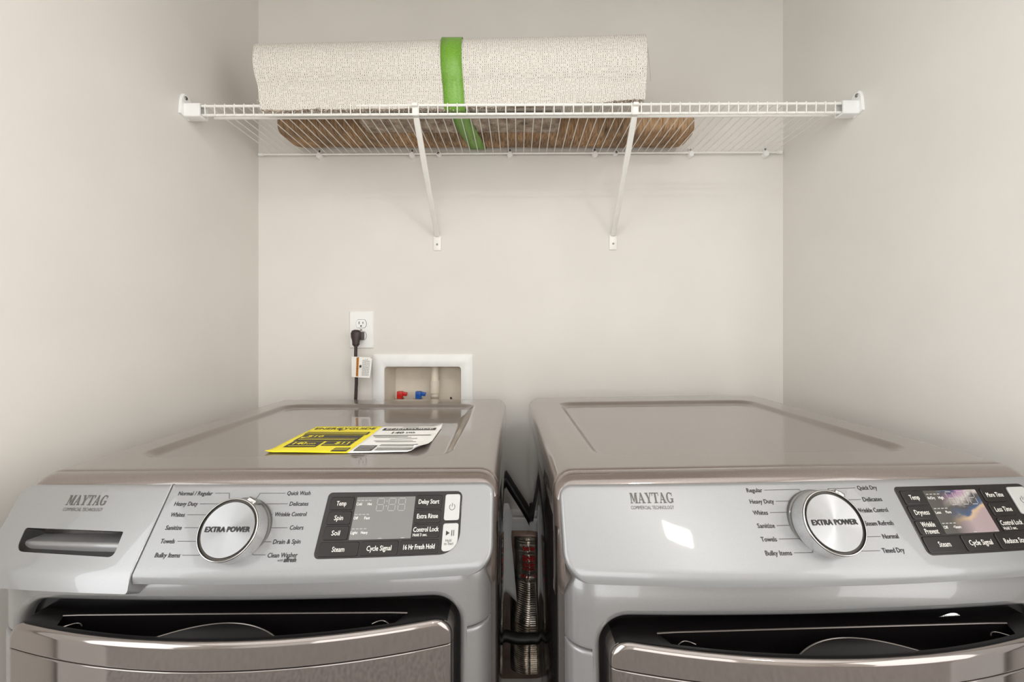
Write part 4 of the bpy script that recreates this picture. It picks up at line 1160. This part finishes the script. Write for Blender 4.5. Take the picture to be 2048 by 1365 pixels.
mb = MB().box((0, 0, .04), (XR-XL, .014, .08), TRIM); mb.box((0, .001, .088), (XR-XL, .010, .016), TRIM)
duct = tag(empty('vent_duct', (.035, YB+.035, 0)), 'crinkled silver foil duct with red-printed tape, between the machines', 'duct')
prof = []; pts = []
def dpath(t):   # from the wall collar downward, bowing slightly
    return Vector((.006*math.sin(t*5), -.010*math.sin(t*3), .50-.44*t))
nD = 190
for i in range(nD+1):
    t = i/nD; pts.append(dpath(t))
rad = []
for i in range(nD+1):
    t = i/nD
    if t < .10: rad.append(.049+.003*math.sin(i*1.9))
    elif t < .33: rad.append(.050+(.0025 if abs(t-.10) < .012 or abs(t-.30) < .012 else 0)+.0006*math.sin(i*2.3))
    else: rad.append(.051+.005*(.5-.5*math.cos(min(1, (t-.33)/.25)*PI))+.0028*math.sin(i*2.1))
i0 = int(nD*.33)
MB().tube(pts[i0:], rad[i0:], FOIL, 28).build('flexible_foil', duct, sharp=80)
tp = MB().tube(pts[:i0+1], rad[:i0+1], TAPE, 28)
def dsurf(x, z, h=.0016):
    t = (.50-z)/.44; p = dpath(t); xx = max(-.99, min(.99, (x)/.053)); return Vector((p.x+x, p.y-math.sqrt(1-xx*xx)*(.053+h), z))
text_on(tp, '3M', -.026, .004, .428, .016, dsurf, REDINK, .0012); text_on(tp, '350', -.026, .0, .412, .009, dsurf, REDINK, .0005); text_on(tp, 'FOIL', -.024, .002, .399, .009, dsurf, REDINK, .0005)
text_on(tp, '3M 350', -.034, .008, .374, .009, dsurf, REDINK, .0005); text_on(tp, '3M', -.022, -.004, .462, .012, dsurf, REDINK, .001)
tp.build('foil_tape', duct, fix=False, sharp=80)
# hoses
def hose(name, pts, r, label, ridge=.0009, step=.0045):
    P = [Vector(p) for p in pts]; dense_ = []
    for i in range(len(P)-1):
        p0, p1, p2, p3 = P[max(i-1, 0)], P[i], P[i+1], P[min(i+2, len(P)-1)]
        L = (p2-p1).length; n = max(2, int(L/step*2))
        for k in range(n):
            t = k/n; dense_.append(.5*((2*p1)+(p2-p0)*t+(2*p0-5*p1+4*p2-p3)*t*t+(3*p1-p0-3*p2+p3)*t**3))
    dense_.append(P[-1])
    o = MB().tube(dense_, [r+(ridge if i % 2 else -ridge) for i in range(len(dense_))], BLACK, 14).build(name, sharp=180)
    return tag(o, label, 'hose')
hose('drain_hose', [(-.135, 1.345, .70), (-.10, 1.345, .775), (-.060, 1.343, .748), (-.020, 1.34, .690), (.045, 1.337, .584), (.085, 1.345, .48), (.12, 1.367, .30), (.13, 1.367, .09)], .0145, 'black ribbed hose slanting down the wall between the machines')
hose('power_conduit', [(-.17, 1.325, .20), (-.10, 1.325, .240), (-.045, 1.325, .236), (.0, 1.325, .226), (.05, 1.325, .228), (.10, 1.325, .242), (.17, 1.325, .20)], .0165, 'black cable running level between the machines in front of the foil duct', .0004)
# curled paper hanging behind the washer
mb = MB(); vs = []
for i in range(15):
    v = i/14; z0 = .655-.30*v
    xr = [-.0315, -.0235, -.0185, -.0185, -.0215, -.0225, -.021, -.019, -.0165, -.0145, -.0125, -.0105, -.0085, -.0065, -.0045][i]
    for j in range(5):
        u = j/4; vs.append((-.085+(xr+.085)*u, 1.300+.010*math.sin(u*2.4)+.006*math.sin(5*v), .655-.30*v*(.76+.24*u)))
mb.add(vs, [(i*5+j, i*5+j+1, (i+1)*5+j+1, (i+1)*5+j) for i in range(14) for j in range(4)], PAPER)
o = mb.build('paper_sheet', fix=False); tag(o, 'curled white paper sheet hanging behind the left machine', 'paper')
sm = o.modifiers.new('t', 'SOLIDIFY'); sm.thickness = .0004
